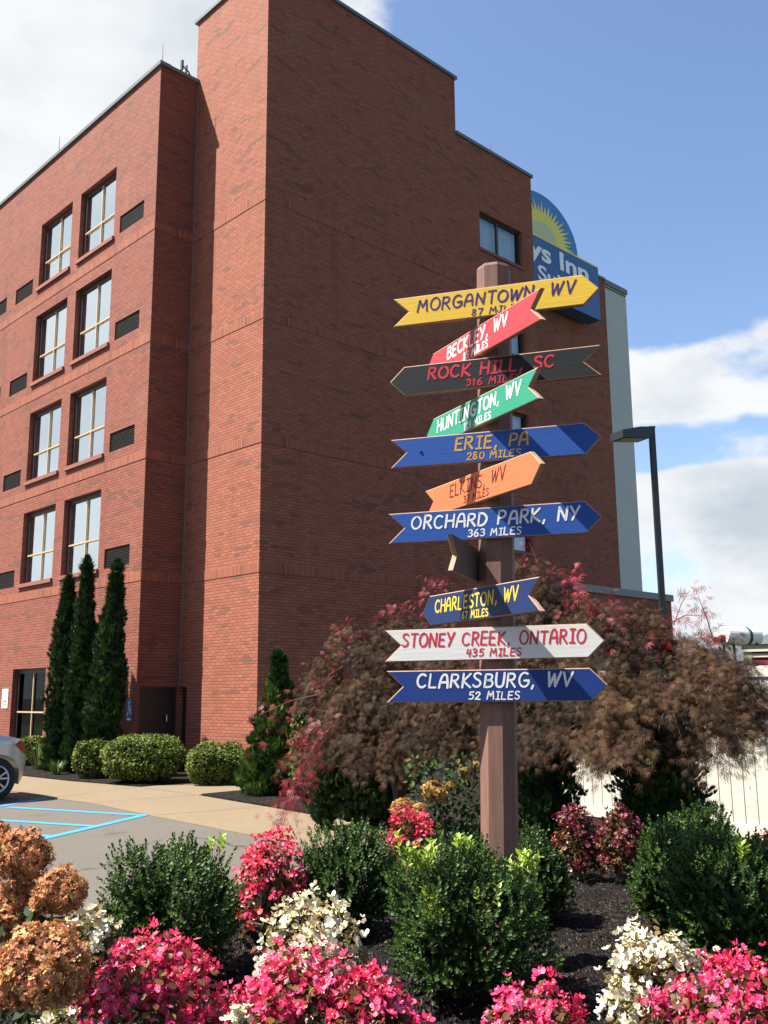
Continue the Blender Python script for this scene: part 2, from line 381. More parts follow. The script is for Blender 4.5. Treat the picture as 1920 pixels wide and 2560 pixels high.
# hills far off on the right
hb = MB(); hx = np.linspace(-420, 700, 120)
hz = [13 + 23*math.exp(-((x-270)/110)**2) + 4*math.sin(x*.031) + 1.5*math.sin(x*.11) + 1.0*rng.rand() for x in hx]
for i in range(len(hx)-1):
    for (y0, k0, y1, k1) in ((430, 0, 480, .7), (480, .7, 560, 1.0), (560, 1.0, 650, 0)):
        hb.poly([(hx[i], y0, hz[i]*k0-.2), (hx[i+1], y0, hz[i+1]*k0-.2), (hx[i+1], y1, hz[i+1]*k1-.2), (hx[i], y1, hz[i]*k1-.2)], None, 0, True)
tag(hb.build('hills', plain('hazy_hill_woods', (.055, .065, .075), .95, .5, .05)), kind='structure')  # grey-violet distance haze is mixed into the woods colour

# ------------------------------------------------------------------ hotel building (local axes: x along the shaded front, y along the sunlit front)
BR = R(44.018); DZ = -.12; BC = (-2.620, 19.948, DZ)
HOTEL = 'five storey red brick building with sunlit windows on its left side'
hotel = thing('hotel_building', HOTEL, 'building', BC, BR)
def wall(mb, axis, k, u0, u1, z0, z1, holes=(), depth=.18, flip=False):
    """vertical brick face with real openings; axis 'A': x=k, u along y, faces -x; axis 'B': y=k, u along x, faces -y"""
    def P(u, z, d=0.0): return (k+d, u, z) if axis == 'A' else (u, k+d, z)
    us = sorted({u0, u1, *[h[0] for h in holes], *[h[1] for h in holes]}); zs = sorted({z0, z1, *[h[2] for h in holes], *[h[3] for h in holes]})
    def quad(a): 
        if axis == 'A': a = a[::-1]
        if flip: a = a[::-1]
        mb.poly(*zip(*[(P(u, z, d), (q, w)) for (u, z, d, q, w) in a]) if False else ([P(u, z, d) for (u, z, d, q, w) in a], [(q, w) for (u, z, d, q, w) in a]))
    for i in range(len(us)-1):
        for j in range(len(zs)-1):
            cu, cz = (us[i]+us[i+1])/2, (zs[j]+zs[j+1])/2
            if any(h[0] < cu < h[1] and h[2] < cz < h[3] for h in holes): continue
            quad([(us[i], zs[j], 0, us[i], zs[j]), (us[i+1], zs[j], 0, us[i+1], zs[j]), (us[i+1], zs[j+1], 0, us[i+1], zs[j+1]), (us[i], zs[j+1], 0, us[i], zs[j+1])])
    for (a, b, c, d) in holes:
        for (p, q) in (((a, c), (a, d)), ((a, d), (b, d)), ((b, d), (b, c)), ((b, c), (a, c))):
            quad([(p[0], p[1], 0, p[0]+p[1], p[1]), (q[0], q[1], 0, q[0]+q[1], q[1]), (q[0], q[1], depth, q[0]+q[1]+.1, q[1]), (p[0], p[1], depth, p[0]+p[1]+.1, p[1])])
WB = -1.085                                   # plane of the wing's sunlit front
TOPS = [15.21, 12.39, 9.53, 6.68]; BOTS = [13.25, 10.40, 7.55, 4.72]
wins = []; vents = []
for m0 in (0.0, 8.06, 16.12):
    for (t, b) in zip(TOPS, BOTS):
        for (a0, a1) in ((4.95, 6.90), (7.39, 9.33)):
            if not (m0 == 16.12): wins.append((a0+m0, a1+m0, b, t))
        for (a0, a1) in ((3.47, 4.65), (9.70, 10.88)):
            if not (m0 == 16.12): vents.append((a0+m0, a1+m0, b-.03, b+.44))
ground_wins = [(7.42, 9.39, .62, 2.46), (15.48, 17.45, .62, 2.46)]
tw = MB()
# tower
wall(tw, 'A', 0, 0, 2.915, 0, 18.85, [(2.62, 2.90, .06, 1.93)], .12)
dwin = [(7.49, 9.42, z0, z1) for z0, z1 in ((14.05, 15.18), (11.22, 12.36), (8.40, 9.53), (5.55, 6.68))]
wall(tw, 'B', 0, 0, 6.55, 0, 18.85)
wall(tw, 'A', 6.55, 0, 3.0, 17.1, 18.85, flip=True)
wall(tw, 'B', 3.0, 0, 6.55, 16.9, 18.85, flip=True)
wall(tw, 'A', 0, 2.915, 3.0, 16.9, 18.85)
# main block to the right of the tower, return wall, set-back wall
wall(tw, 'B', 0, 6.55, 9.96, 0, 17.15, dwin, .16)
wall(tw, 'A', 9.96, 0, 2.6, 0, 17.15, flip=True)
wall(tw, 'B', 2.6, 9.96, 17.9, 0, 17.1)
# wing on the left
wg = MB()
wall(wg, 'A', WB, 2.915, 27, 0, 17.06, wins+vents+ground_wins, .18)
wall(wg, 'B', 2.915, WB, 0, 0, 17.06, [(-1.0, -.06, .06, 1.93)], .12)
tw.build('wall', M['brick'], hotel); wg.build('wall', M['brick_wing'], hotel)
gp = MB(); gp.box(17.9, 19.45, 2.66, 6.0, 0, 17.0); gp.build('grey_panel', M['panel'], hotel)
rf = MB(); rf.poly([(WB, 2.9, 16.95), (9.96, 2.9, 16.95), (9.96, 27, 16.95), (WB, 27, 16.95)]); rf.poly([(9.96, 2.6, 16.9), (19.4, 2.6, 16.9), (19.4, 27, 16.9), (9.96, 27, 16.9)])
rf.poly([(6.55, 0, 17.0), (9.96, 0, 17.0), (9.96, 3, 17.0), (6.55, 3, 17.0)]); rf.poly([(0, 0, 18.7), (6.55, 0, 18.7), (6.55, 3, 18.7), (0, 3, 18.7)])
rf.poly([(19.4, 2.7, 0), (19.4, 27, 0), (19.4, 27, 16.9), (19.4, 2.7, 16.9)]); rf.poly([(19.4, 27, 0), (WB, 27, 0), (WB, 27, 16.95), (19.4, 27, 16.95)])
rf.build('roof', M['roofing'], hotel)
cp = MB()
cp.box(WB-.06, WB+.25, 2.85, 27, 17.062, 17.16); cp.box(WB+.252, -.002, 2.86, 3.15, 17.062, 17.155)
cp.build('coping', M['coping'], hotel)
cp = MB(); cp.box(-.06, .25, -.06, 3.1, 18.852, 18.945); cp.box(.252, 6.61, -.06, .25, 18.852, 18.942); cp.box(6.36, 6.61, .252, 3.1, 18.852, 18.942)
cp.build('coping', M['coping'], hotel)
cp = MB(); cp.box(6.552, 10.02, -.05, .25, 17.152, 17.245); cp.box(9.72, 10.02, .252, 2.55, 17.152, 17.242); cp.box(10.022, 17.9, 2.55, 2.8, 17.102, 17.195); cp.box(17.902, 19.5, 2.6, 2.9, 17.002, 17.2)
cp.build('coping', M['coping'], hotel)
for z0 in (12.71, 9.88, 7.07, 4.265):
    b = MB()
    zt = z0+.21
    # tower
    b.poly([(-.010, 2.915, z0), (-.010, -.010, z0), (-.010, -.010, zt), (-.010, 2.915, zt)], [(2.915, .005), (-.010, .005), (-.010, .215), (2.915, .215)])
    b.poly([(-.010, -.010, z0), (9.967, -.010, z0), (9.967, -.010, zt), (-.010, -.010, zt)], [(0, .005), (9.967, .005), (9.967, .215), (0, .215)])
    b.poly([(-.010, 2.915, z0), (0, 2.915, z0), (0, 0, z0), (-.010, -.010, z0)]); b.poly([(-.010, -.010, z0), (0, 0, z0), (9.967, 0, z0), (9.967, -.010, z0)])
    b.poly([(-.010, -.010, zt), (0, 0, zt), (0, 2.915, zt), (-.010, 2.915, zt)][::-1]); b.poly([(-.010, -.010, zt), (9.967, -.010, zt), (9.967, 0, zt), (0, 0, zt)])
    b.poly([(9.967, -.010, z0), (9.967, 0, z0), (9.967, 0, zt), (9.967, -.010, zt)])
    b.build('brick_band', M['soldier'], hotel)
    b = MB(); x = WB-.010
    b.poly([(x, 27, z0), (x, 2.905, z0), (x, 2.905, zt), (x, 27, zt)], [(27, .005), (2.905, .005), (2.905, .215), (27, .215)])
    b.poly([(x, 2.905, z0), (0, 2.905, z0), (0, 2.905, zt), (x, 2.905, zt)], [(0, .005), (1.1, .005), (1.1, .215), (0, .215)])
    b.poly([(x, 27, z0), (WB, 27, z0), (WB, 2.915, z0), (x, 2.905, z0)]); b.poly([(x, 2.905, zt), (WB, 2.915, zt), (WB, 27, zt), (x, 27, zt)])
    b.poly([(x, 2.905, z0), (WB, 2.915, z0), (0, 2.915, z0), (0, 2.905, z0)]); b.poly([(x, 2.905, zt), (0, 2.905, zt), (0, 2.915, zt), (WB, 2.915, zt)])
    b.build('brick_band', M['soldier'], hotel)
def window_unit(x, a0, a1, z0, z1, curtain=True, gl='glass', sill=True):
    """window in the sunlit front: opening a0..a1 (y), z0..z1; recessed from plane x"""
    f = MB(); d0, d1 = x+.13, x+.178
    f.box(d0, d1, a0+.001, a0+.07, z0+.001, z1-.001); f.box(d0, d1, a1-.13, a1-.001, z0+.001, z1-.001); f.box(d0+.001, d1, a0+.071, a1-.131, z1-.12, z1-.001); f.box(d0+.001, d1, a0+.071, a1-.131, z0+.001, z0+.05)
    w = f.build('window', M['bronze'], hotel)
    am, zm = (a0+a1-.06)/2, z0 + (z1-z0)*.395
    mu = MB(); mu.box(d0-.012, d0+.02, am-.017, am+.017, z0+.051, z1-.121); mu.box(d0-.014, d0+.018, a0+.071, am-.0175, zm-.018, zm+.018); mu.box(d0-.014, d0+.018, am+.0175, a1-.131, zm-.018, zm+.018)
    mu.build('mullion', M['tan'], w)
    p = MB(); p.poly([(d0+.03, a1-.13, z0+.05), (d0+.03, a0+.07, z0+.05), (d0+.03, a0+.07, z1-.12), (d0+.03, a1-.13, z1-.12)]); p.build('pane', M[gl], w)
    if curtain:
        c = MB(); n = 56; ys = np.linspace(a0+.02, a1-.02, n); ph = rng.rand()*6
        gap = am + (rng.rand()-.5)*.5; gw = .04 + rng.rand()*.22
        xs = [x+.30+.030*math.sin(34*(y)+ph+1.5*math.sin(3*y)) for y in ys]
        for i in range(n-1):
            if abs(ys[i]-gap) < gw and rng.rand() < .9: continue
            c.poly([(xs[i], ys[i], z0-.1), (xs[i+1], ys[i+1], z0-.1), (xs[i+1], ys[i+1], z1+.1), (xs[i], ys[i], z1+.1)], None, 0, True)
        c.build('curtain', M['curtain'], w)
    bk = MB(); bk.poly([(x+1.2, a0-.3, z0-.3), (x+1.2, a1+.3, z0-.3), (x+1.2, a1+.3, z1+.3), (x+1.2, a0-.3, z1+.3)]); bk.build('dark_backing', M['dark'], w)  # black sheet stands in for the unlit room behind the pane
    if sill:
        s_ = MB(); s_.box(x-.06, x+.13, a0-.04, a1+.04, z0-.10, z0-.002); s_.build('sill', M['sill'], w)
for (a0, a1, z0, z1) in wins: window_unit(WB, a0, a1, z0, z1)
for (a0, a1, z0, z1) in ground_wins: window_unit(WB, a0, a1, z0, z1, False, 'glass_dark')
for (a0, a1, z0, z1) in vents:
    g = MB(); x = WB+.05
    g.box(x, x+.03, a0, a1, z0, z1)
    n = 9
    for i in range(n):
        zz_ = z0 + .03 + (z1-z0-.06)*i/(n-1); g.box(x-.022, x-.001, a0+.03, a1-.03, zz_-.009, zz_+.009)
    g.build('vent_grille', M['grille'], hotel)
for (b0, b1, z0, z1) in dwin:
    f = MB(); y0, y1 = .11, .155
    f.box(b0+.001, b0+.06, y0, y1, z0+.001, z1-.001); f.box(b1-.06, b1-.001, y0, y1, z0+.001, z1-.001); f.box(b0+.061, b1-.061, y0, y1-.001, z1-.06, z1-.001); f.box(b0+.061, b1-.061, y0, y1-.001, z0+.001, z0+.05)
    bm_ = b0 + (b1-b0)*.46; f.box(bm_-.04, bm_+.04, y0-.01, y1-.002, z0+.051, z1-.061)
    w = f.build('window', M['bronze'], hotel)
    p = MB(); p.poly([(b0+.06, y0+.03, z0+.05), (b1-.06, y0+.03, z0+.05), (b1-.06, y0+.03, z1-.06), (b0+.06, y0+.03, z1-.06)]); p.build('pane', M['glass_shade'], w)
    c = MB(); n = 50; xs = np.linspace(b0, b1, n); c_y = [.30+.02*math.sin(40*q) for q in xs]
    for i in range(n-1): c.poly([(xs[i], c_y[i], z0-.1), (xs[i+1], c_y[i+1], z0-.1), (xs[i+1], c_y[i+1], z1+.1), (xs[i], c_y[i], z1+.1)], None, 0, True)
    c.build('curtain', M['curtain'], w)
    s_ = MB(); s_.box(b0-.03, b1+.03, -.04, .11, z0-.09, z0-.002); s_.build('sill', M['sill'], w)
jn = MB(); jn.box(-.021, -.001, 2.893, 2.913, 1.95, 17.0); jn.build('caulk_joint', plain('caulk', (.16, .13, .11), .8), hotel)
# side door in the recess between wing and tower
d = MB(); d.box(-1.0, -.06, 2.915+.075, 2.915+.12, .06, 1.93); d.box(-.98, -.92, 2.95, 2.989, .06, 1.93); d.box(-.14, -.08, 2.95, 2.989, .06, 1.93); d.box(-.919, -.141, 2.95, 2.989, 1.85, 1.93)
d.box(.08, .12, 2.62, 2.90, .06, 1.93)
door = d.build('door', M['door'], hotel)
h = MB(); h.tube([(-.30, 2.95, 1.16), (-.30, 2.93, 1.18), (-.30, 2.93, 1.30), (-.30, 2.95, 1.32)], .016, 6); h.build('handle', M['steel'], door)
# low annex in front of the set-back wall
ax = MB()
wall(ax, 'B', -.5, 10.5, 15.84, 0, 4.55); wall(ax, 'A', 15.84, -.5, 2.59, 0, 4.55, flip=True); wall(ax, 'A', 10.5, -.5, 2.59, 0, 4.55)
annex = ax.build('annex', M['brick'], hotel)
c = MB(); c.box(10.45, 15.9, -.56, -.25, 4.552, 4.76); c.box(15.6, 15.9, -.248, 2.58, 4.552, 4.758); c.box(10.451, 15.599, -.247, 2.58, 4.45, 4.6); c.build('annex_coping', M['coping'], annex)
for (bx, ay) in ((WB+.05, 2.95), (WB+.05, 8.6), (WB+.05, 13.2)):
    r = MB(); r.tube([(bx, ay, 17.2), (bx, ay, 17.75)], [.012, .005], 5); r.build('lightning_rod', M['black_metal'], hotel)
r = MB(); r.tube([(8.2, .1, 17.28), (8.2, .1, 17.6)], [.012, .006], 5); r.build('lightning_rod', M['black_metal'], hotel)
cosB, sinB = math.cos(BR), math.sin(BR)
def bw(b, a, z): return (BC[0]+cosB*b-sinB*a, BC[1]+sinB*b+cosB*a, z+DZ)
# antenna on the wing roof
an = thing('roof_antenna', 'small panel antenna on a short mast above the left roof edge', 'antenna', bw(.42, 4.0, 16.95), BR); an.scale = (.85, .85, .86)
q = MB(); q.tube([(0, 0, 0), (0, 0, 1.30)], .03, 6); q.build('mast', M['black_metal'], an)
q = MB(); q.tube([(0, 0, 1.28), (-.08, 0, 1.40), (-.16, 0, 1.40)], .025, 6); q.tube([(-.16, 0, 1.40), (-.26, 0, 1.5)], .02, 6); q.build('bracket', M['black_metal'], an)
q = MB(); q.box(-.34, -.28, -.05, .05, 1.34, 1.66); q.build('antenna_panel', M['black_metal'], an)
q = MB(); q.box(-.17, -.13, -.04, .04, 1.32, 1.56); q.build('antenna_panel', M['black_metal'], an)

# ------------------------------------------------------------------ hotel roof sign (blue box with a sunburst arch)
def uvlin(name, c, rough=.45, var=.05): return plain(name, c, rough, var, 2.0)
M['s_blue'] = uvlin('sign_blue', (.018, .10, .27)); M['s_blue2'] = uvlin('sign_light_blue', (.055, .24, .48)); M['s_sky'] = uvlin('sign_arch_blue', (.035, .19, .42))
M['s_yel'] = uvlin('sign_yellow', (.74, .64, .08)); M['s_pale'] = uvlin('sign_pale_yellow', (.50, .52, .28)); M['s_white'] = uvlin('sign_white', (.82, .84, .84))
M['s_edge'] = uvlin('sign_edge', (.012, .03, .06))
SX, SY = 13.15, 1.9
sg = thing('hotel_sign', 'blue box sign with yellow sunburst arch high on the brick wall', 'sign', bw(SX, SY, 14.88), BR)
HW, SH = 3.25, 2.06       # half width of the box, its height
b = MB(); b.box(-HW, HW, 0, .55, 0, SH, 0); b.build('sign_box', [M['s_blue']], sg)
def arch(rx, rz, n=48): return [(rx*math.cos(t), SH+.004+rz*math.sin(t)) for t in np.linspace(0, math.pi, n)]
b = MB(); b.extrude(arch(2.05, 1.66), lambda u, v, dd: (u, .30-dd, v), 0, .26, 0, 1, 1); b.build('arch', [M['s_sky'], M['s_edge']], sg)
b = MB(); b.box(-HW, HW, -.012, -.002, SH-.06, SH-.005); b.build('yellow_trim', M['s_yel'], sg)
b = MB(); cz = SH
def tri(c, a, r0, r1, wid, y, asp=1.0):
    p = lambda r, an_: (c[0]+r*math.cos(an_), y, c[1]+r*asp*math.sin(an_))
    return [p(r0, a-wid), p(r1, a), p(r0, a+wid)]
for i in range(25):
    a = math.pi*(i+.5)/25
    for tpts in [tri((0, cz), a, 1.22, 1.88 if i % 2 == 0 else 1.70, .068, .034, .76)]: b.poly(tpts[::-1], None, 0)
ring = [(1.27*math.cos(t), .030, cz+1.27*.76*math.sin(t)) for t in np.linspace(0, math.pi, 30)]
b.poly(ring[::-1], None, 0)
ring = [(.78*math.cos(t), .026, cz+.78*.80*math.sin(t)) for t in np.linspace(0, math.pi, 24)]
b.poly(ring[::-1], None, 1)
b.build('sunburst', [M['s_yel'], M['s_pale']], sg)
b = MB()
for i in range(22):
    a = -math.pi*(i+.5)/22
    if i % 1 == 0: b.poly(tri((0, SH-.07), a, .35, 1.55 if abs(math.cos(a)) > .5 else 1.0, .035, -.004, .45)[::-1], None, 0)
b.build('ray_marks', M['s_blue2'], sg)
def font_text(body, name, size, x, z, y, mat, parent, sx=1.0, bold=.02):
    cu = bpy.data.curves.new(name, 'FONT'); cu.body = body; cu.size = size; cu.align_x = 'LEFT'; cu.extrude = .012; cu.offset = bold
    o = bpy.data.objects.new(name, cu); COL.objects.link(o)
    dg = bpy.context.evaluated_depsgraph_get(); dg.update()
    me = bpy.data.meshes.new_from_object(o.evaluated_get(dg)); bpy.data.objects.remove(o)
    co = np.zeros(len(me.vertices)*3); me.vertices.foreach_get('co', co); co = co.reshape(-1, 3)
    out = np.stack([(co[:, 0]-co[:, 0].min())*(sx/(co[:, 0].max()-co[:, 0].min())), -co[:, 2]*1.0, co[:, 1]], 1) + np.array([x, y, z])
    me.vertices.foreach_set('co', out.ravel()); me.materials.clear(); me.materials.append(mat); me.update()
    me.flip_normals() if False else None
    return link_mesh(name, me, parent)
# "Days Inn" across the box, "& Suites" beneath
font_text('Days Inn', 'lettering', .92, -2.52, 1.22, -.014, M['s_white'], sg, 5.10, .022)
font_text('& Suites', 'lettering', .77, -1.45, .46, -.014, M['s_white'], sg, 3.65, .016)

# wall signs near the door
sgn = thing('access_sign', 'small blue wheelchair access sign on brick beside the side door', 'sign', bw(WB-.004, 3.17, 1.19), BR)
b = MB(); b.box(-.012, 0, -.125, .125, 0, .47); b.build('sign_plate', plain('access_blue', (.02, .11, .32), .5), sgn)
wb = MB()
def wdisc(c, r, y=-.016, n=16): wb.poly([(y, c[0]-r*math.cos(t), c[1]+r*math.sin(t)) for t in np.linspace(0, 2*math.pi, n, endpoint=False)])
wdisc((0, .405), .028)
def wbar(p, q, w):
    p, q = np.array(p), np.array(q); dd = (q-p)/np.linalg.norm(q-p); n = np.array([-dd[1], dd[0]])*w/2
    wb.poly([(-.016, -c_[0] if False else c_[0], c_[1]) for c_ in (p-n, q-n, q+n, p+n)])
wbar((.0, .37), (.0, .25), .03); wbar((0, .32), (-.06, .32), .018); wbar((0, .25), (-.07, .25), .024); wbar((-.06, .25), (-.09, .155), .022)
for t in np.linspace(0, 1.55*math.pi, 12):
    a0, a1 = t+.2, t+.2+1.55*math.pi/11.5
    wbar((.015+.075*math.sin(a0)*1.0, .205+.075*math.cos(a0+1.2)), (.015+.075*math.sin(a1), .205+.075*math.cos(a1+1.2)), .014)
wbar((-.08, .05), (.08, .05), .035)
wb.build('wheelchair_symbol', M['s_white'], sgn)
sgn = thing('notice_sign', 'small white notice on brick wall left of the dark ground window', 'sign', bw(WB-.004, 9.77, 1.44), BR)
b = MB(); b.box(-.012, 0, -.19, .19, 0, .51); b.build('sign_plate', plain('notice_white', (.70, .66, .60), .6), sgn)
b = MB()
for (c0, c1, e0, e1) in ((-.03, .03, .31, .35), (-.02, .02, .27, .29), (-.09, .09, .16, .21), (-.08, .08, .09, .12)): b.box(-.0155, -.0125, c0, c1, e0, e1)
b.build('notice_print', plain('notice_ink', (.45, .12, .10), .6), sgn)

# ------------------------------------------------------------------ signpost with painted direction boards
def smooth_line(pts, n=7):
    P = [np.array(p, float) for p in pts]; out = []
    for i in range(len(P)-1):
        p0, p1, p2, p3 = P[max(i-1, 0)], P[i], P[i+1], P[min(i+2, len(P)-1)]
        for k_ in range(n):
            t = k_/n
            out.append(.5*((2*p1)+(-p0+p2)*t+(2*p0-5*p1+4*p2-p3)*t*t+(-p0+3*p1-3*p2+p3)*t**3))
    return out+[P[-1]]
def arcp(cx, cy, rx, ry, a0, a1, n=16): return [(cx+rx*math.cos(R(a)), cy+ry*math.sin(R(a))) for a in np.linspace(a0, a1, n)]
FONT = {   # brush letters as strokes: (advance width, list of polylines)
 'A': (.66, [smooth_line([(0, 0), (.07, .55), (.20, .93), (.34, 1.0), (.47, .94), (.55, .6), (.60, 0)]), [(.05, .40), (.60, .42)]]),
 'B': (.60, [[(.02, 0), (.06, 1)], smooth_line([(.06, 1), (.42, .97), (.50, .77), (.38, .57), (.06, .53)]), smooth_line([(.06, .53), (.45, .50), (.56, .26), (.42, .04), (.02, 0)])]),
 'C': (.66, [arcp(.36, .5, .34, .5, 52, 312, 20)]),
 'D': (.66, [[(.02, 0), (.06, 1)], smooth_line([(.06, 1), (.38, .94), (.60, .60), (.52, .22), (.30, .02), (.02, 0)])]),
 'E': (.56, [[(.50, 1), (.07, .98), (.02, .02), (.50, 0)], [(.05, .52), (.42, .53)]]),
 'G': (.68, [arcp(.36, .5, .34, .5, 55, 330, 20), [(.36, .44), (.66, .45), (.64, .20)]]),
 'H': (.64, [[(.02, 0), (.06, 1)], [(.58, 0), (.60, 1)], [(.04, .50), (.58, .52)]]),
 'I': (.44, [[(.22, 0), (.23, 1)], [(.04, 1), (.40, 1)], [(.02, 0), (.40, 0)]]),
 'K': (.62, [[(.02, 0), (.06, 1)], [(.54, 1), (.06, .46), (.58, 0)]]),
 'L': (.54, [[(.06, 1), (.02, .01), (.48, 0)]]),
 'M': (.80, [[(0, 0), (.12, 1), (.36, .38), (.62, 1), (.72, 0)]]),
 'N': (.68, [[(.02, 0), (.07, 1), (.56, .02), (.62, 1)]]),
 'O': (.72, [arcp(.36, .5, .34, .5, 95, 455, 26)]),
 'P': (.58, [[(.02, 0), (.06, 1)], smooth_line([(.06, 1), (.42, .97), (.52, .74), (.40, .50), (.05, .44)])]),
 'R': (.62, [[(.02, 0), (.06, 1)], smooth_line([(.06, 1), (.42, .97), (.50, .76), (.38, .55), (.05, .48)]), [(.22, .50), (.56, 0)]]),
 'S': (.58, [smooth_line([(.50, .90), (.34, 1.0), (.12, .94), (.06, .76), (.20, .58), (.42, .44), (.52, .24), (.40, .04), (.18, 0), (.02, .12)])]),
 'T': (.60, [[(.02, .99), (.58, 1.0)], [(.31, 1), (.28, 0)]]),
 'U': (.64, [smooth_line([(.05, 1), (.03, .5), (.10, .10), (.30, 0), (.50, .12), (.56, .5), (.58, 1)])]),
 'V': (.60, [[(.02, 1), (.24, 0), (.60, 1)]]),
 'W': (.86, [[(.04, 1), (.12, 0), (.42, .85), (.50, 0), (.84, 1)]]),
 'Y': (.60, [[(.02, 1), (.28, .48)], [(.60, 1), (.16, 0)]]),
 ',': (.30, [[(.14, .10), (.06, -.14)]]), ' ': (.42, []),
 '0': (.60, [arcp(.30, .5, .26, .5, 95, 455, 22)]),
 '1': (.34, [[(.06, .80), (.20, 1), (.18, 0)]]),
 '2': (.58, [smooth_line([(.06, .78), (.18, .97), (.40, .95), (.48, .72), (.30, .38), (.03, .02)])+[np.array((.54, .0))]]),
 '3': (.56, [smooth_line([(.06, .90), (.28, 1.0), (.46, .84), (.40, .60), (.20, .53)]), smooth_line([(.20, .53), (.44, .46), (.50, .22), (.32, .02), (.04, .06)])]),
 '4': (.58, [[(.12, 1), (.04, .44), (.54, .46)], [(.42, .95), (.38, 0)]]),
 '5': (.56, [[(.50, 1), (.12, .98), (.08, .56)], smooth_line([(.08, .56), (.34, .62), (.50, .38), (.38, .06), (.04, .04)])]),
 '6': (.58, [smooth_line([(.40, 1), (.16, .72), (.05, .36), (.14, .06), (.36, .0), (.52, .22), (.42, .46), (.22, .48), (.07, .30)])]),
 '7': (.54, [[(.02, 1), (.50, .98), (.22, 0)]]),
 '8': (.58, [smooth_line([(.46, .86), (.28, 1), (.10, .84), (.20, .60), (.42, .42), (.50, .18), (.30, 0), (.08, .16), (.16, .42), (.40, .62), (.46, .86)])]),
}
def lettering(mb, text, t0, t1, z0, h, sw, fn, mi=0, slant=.10, jit=.032):
    adv = []; x = 0.0
    for ch in text: adv.append(x); x += FONT[ch][0]*1.0 + .17
    total = x-.17
    sx = (t1-t0)/(total+slant*.6)
    lr = random.Random(text)
    for ch, a in zip(text, adv):
        jx, jy, js = lr.uniform(-jit, jit), lr.uniform(-jit, jit), 1+lr.uniform(-.05, .05)
        for line in FONT[ch][1]:
            P = [np.array((t0+sx*(a+p[0]+slant*p[1]+jx), z0+h*(p[1]*js+jy))) for p in line]
            # ribbon with round ends
            Q = [P[0]]
            for p in P[1:]:
                if np.linalg.norm(p-Q[-1]) > 1e-5: Q.append(p)
            w = sw*(1+lr.uniform(-.10, .12))/2
            L, Rr = [], []
            for i, p in enumerate(Q):
                d0 = Q[i]-Q[i-1] if i > 0 else Q[1]-Q[0]
                d1 = Q[i+1]-Q[i] if i < len(Q)-1 else d0
                d0 = d0/np.linalg.norm(d0); d1 = d1/np.linalg.norm(d1)
                if i and i < len(Q)-1 and d0@d1 < .5:       # sharp corner: break the ribbon with a disc
                    L.append(None); Rr.append(None); continue
                d = d0+d1; d /= np.linalg.norm(d)
                n = np.array((-d[1], d[0]))
                L.append(p+n*w); Rr.append(p-n*w)
            def seg(p, q):
                d = (q-p)/np.linalg.norm(q-p); n = np.array((-d[1], d[0]))*w
                mb.poly([fn(*(p-n)), fn(*(q-n)), fn(*(q+n)), fn(*(p+n))], None, mi)
            def disc(p): mb.poly([fn(p[0]+w*math.cos(t), p[1]+w*math.sin(t), .0003) for t in np.linspace(0, 2*math.pi, 10, endpoint=False)], None, mi)
            for i in range(len(Q)-1):
                if L[i] is not None and L[i+1] is not None: mb.poly([fn(*Rr[i]), fn(*Rr[i+1]), fn(*L[i+1]), fn(*L[i])], None, mi)
                else: seg(Q[i], Q[i+1])
            for i in range(len(Q)):
                if i in (0, len(Q)-1) or L[i] is None: disc(Q[i])
def paint(name, c, rough=.55):
    m = MT(name)
    mp = m.n('ShaderNodeMapping', {0: m.obj(), 'Scale': (3, 3, 40)}).outputs[0]
    gr = m.noise(2.2, 6, .65, mp); sp = m.noise(9, 5, .7)
    base = m.mix(m.step(gr, .35, .75, 0, .55), C4(c), C4(tuple(x*.80 for x in c)))
    base = m.mix(m.step(sp, .64, .74, 0, .35), base, C4(tuple(min(1, x*1.25+.004) for x in c)))
    m.col(base); m.bump(gr, .25, .003); return m.set(Roughness=rough, Specular_IOR_Level=.22)
def wood(name, c, c2):
    m = MT(name); mp = m.n('ShaderNodeMapping', {0: m.obj(), 'Scale': (14, 14, 1.6)}).outputs[0]
    g = m.noise(2.0, 8, .68, mp); w_ = m.noise(.9, 3); k_ = m.noise(5, 2)
    base = m.mix(m.step(g, .30, .72), C4(c), C4(c2)); base = m.mix(m.step(w_, .4, .7, 0, .35), base, C4(tuple(x*.6 for x in c)))
    base = m.mix(m.step(k_, .70, .74, 0, .6), base, C4(tuple(x*.35 for x in c)))
    m.col(base); m.bump(g, .5, .006); return m.set(Roughness=.72, Specular_IOR_Level=.3)
M['post'] = wood('stained_post', (.130, .066, .050), (.178, .093, .070))
M['edgewood'] = wood('board_edge', (.25, .15, .10), (.34, .215, .15))
M['backwood'] = wood('board_back', (.055, .038, .030), (.085, .058, .045))
PX, PY, PZ0, PTOP = .590, 5.0, .18, 4.07-.12
post = thing('signpost', 'tall brown octagonal wooden post carrying eleven painted direction boards', 'signpost', (PX-.026, PY, PZ0))
def px_at(z): return -.026*0 + (z-2.2)*.019 - (PZ0-2.2)*.019*0     # the post leans slightly
LEAN = .019
def ctr(z): return (z-2.35)*LEAN + (.026-.0)                        # centre of the post relative to the root, world height z
AP = .088
b = MB()
RO = AP/math.cos(R(22.5))
def ring(z, r=RO): return [(ctr(z)+r*math.sin(R(17+22.5+45*k_)), -r*math.cos(R(17+22.5+45*k_)) if False else r*math.cos(R(17+22.5+45*k_)), z-PZ0) for k_ in range(8)]
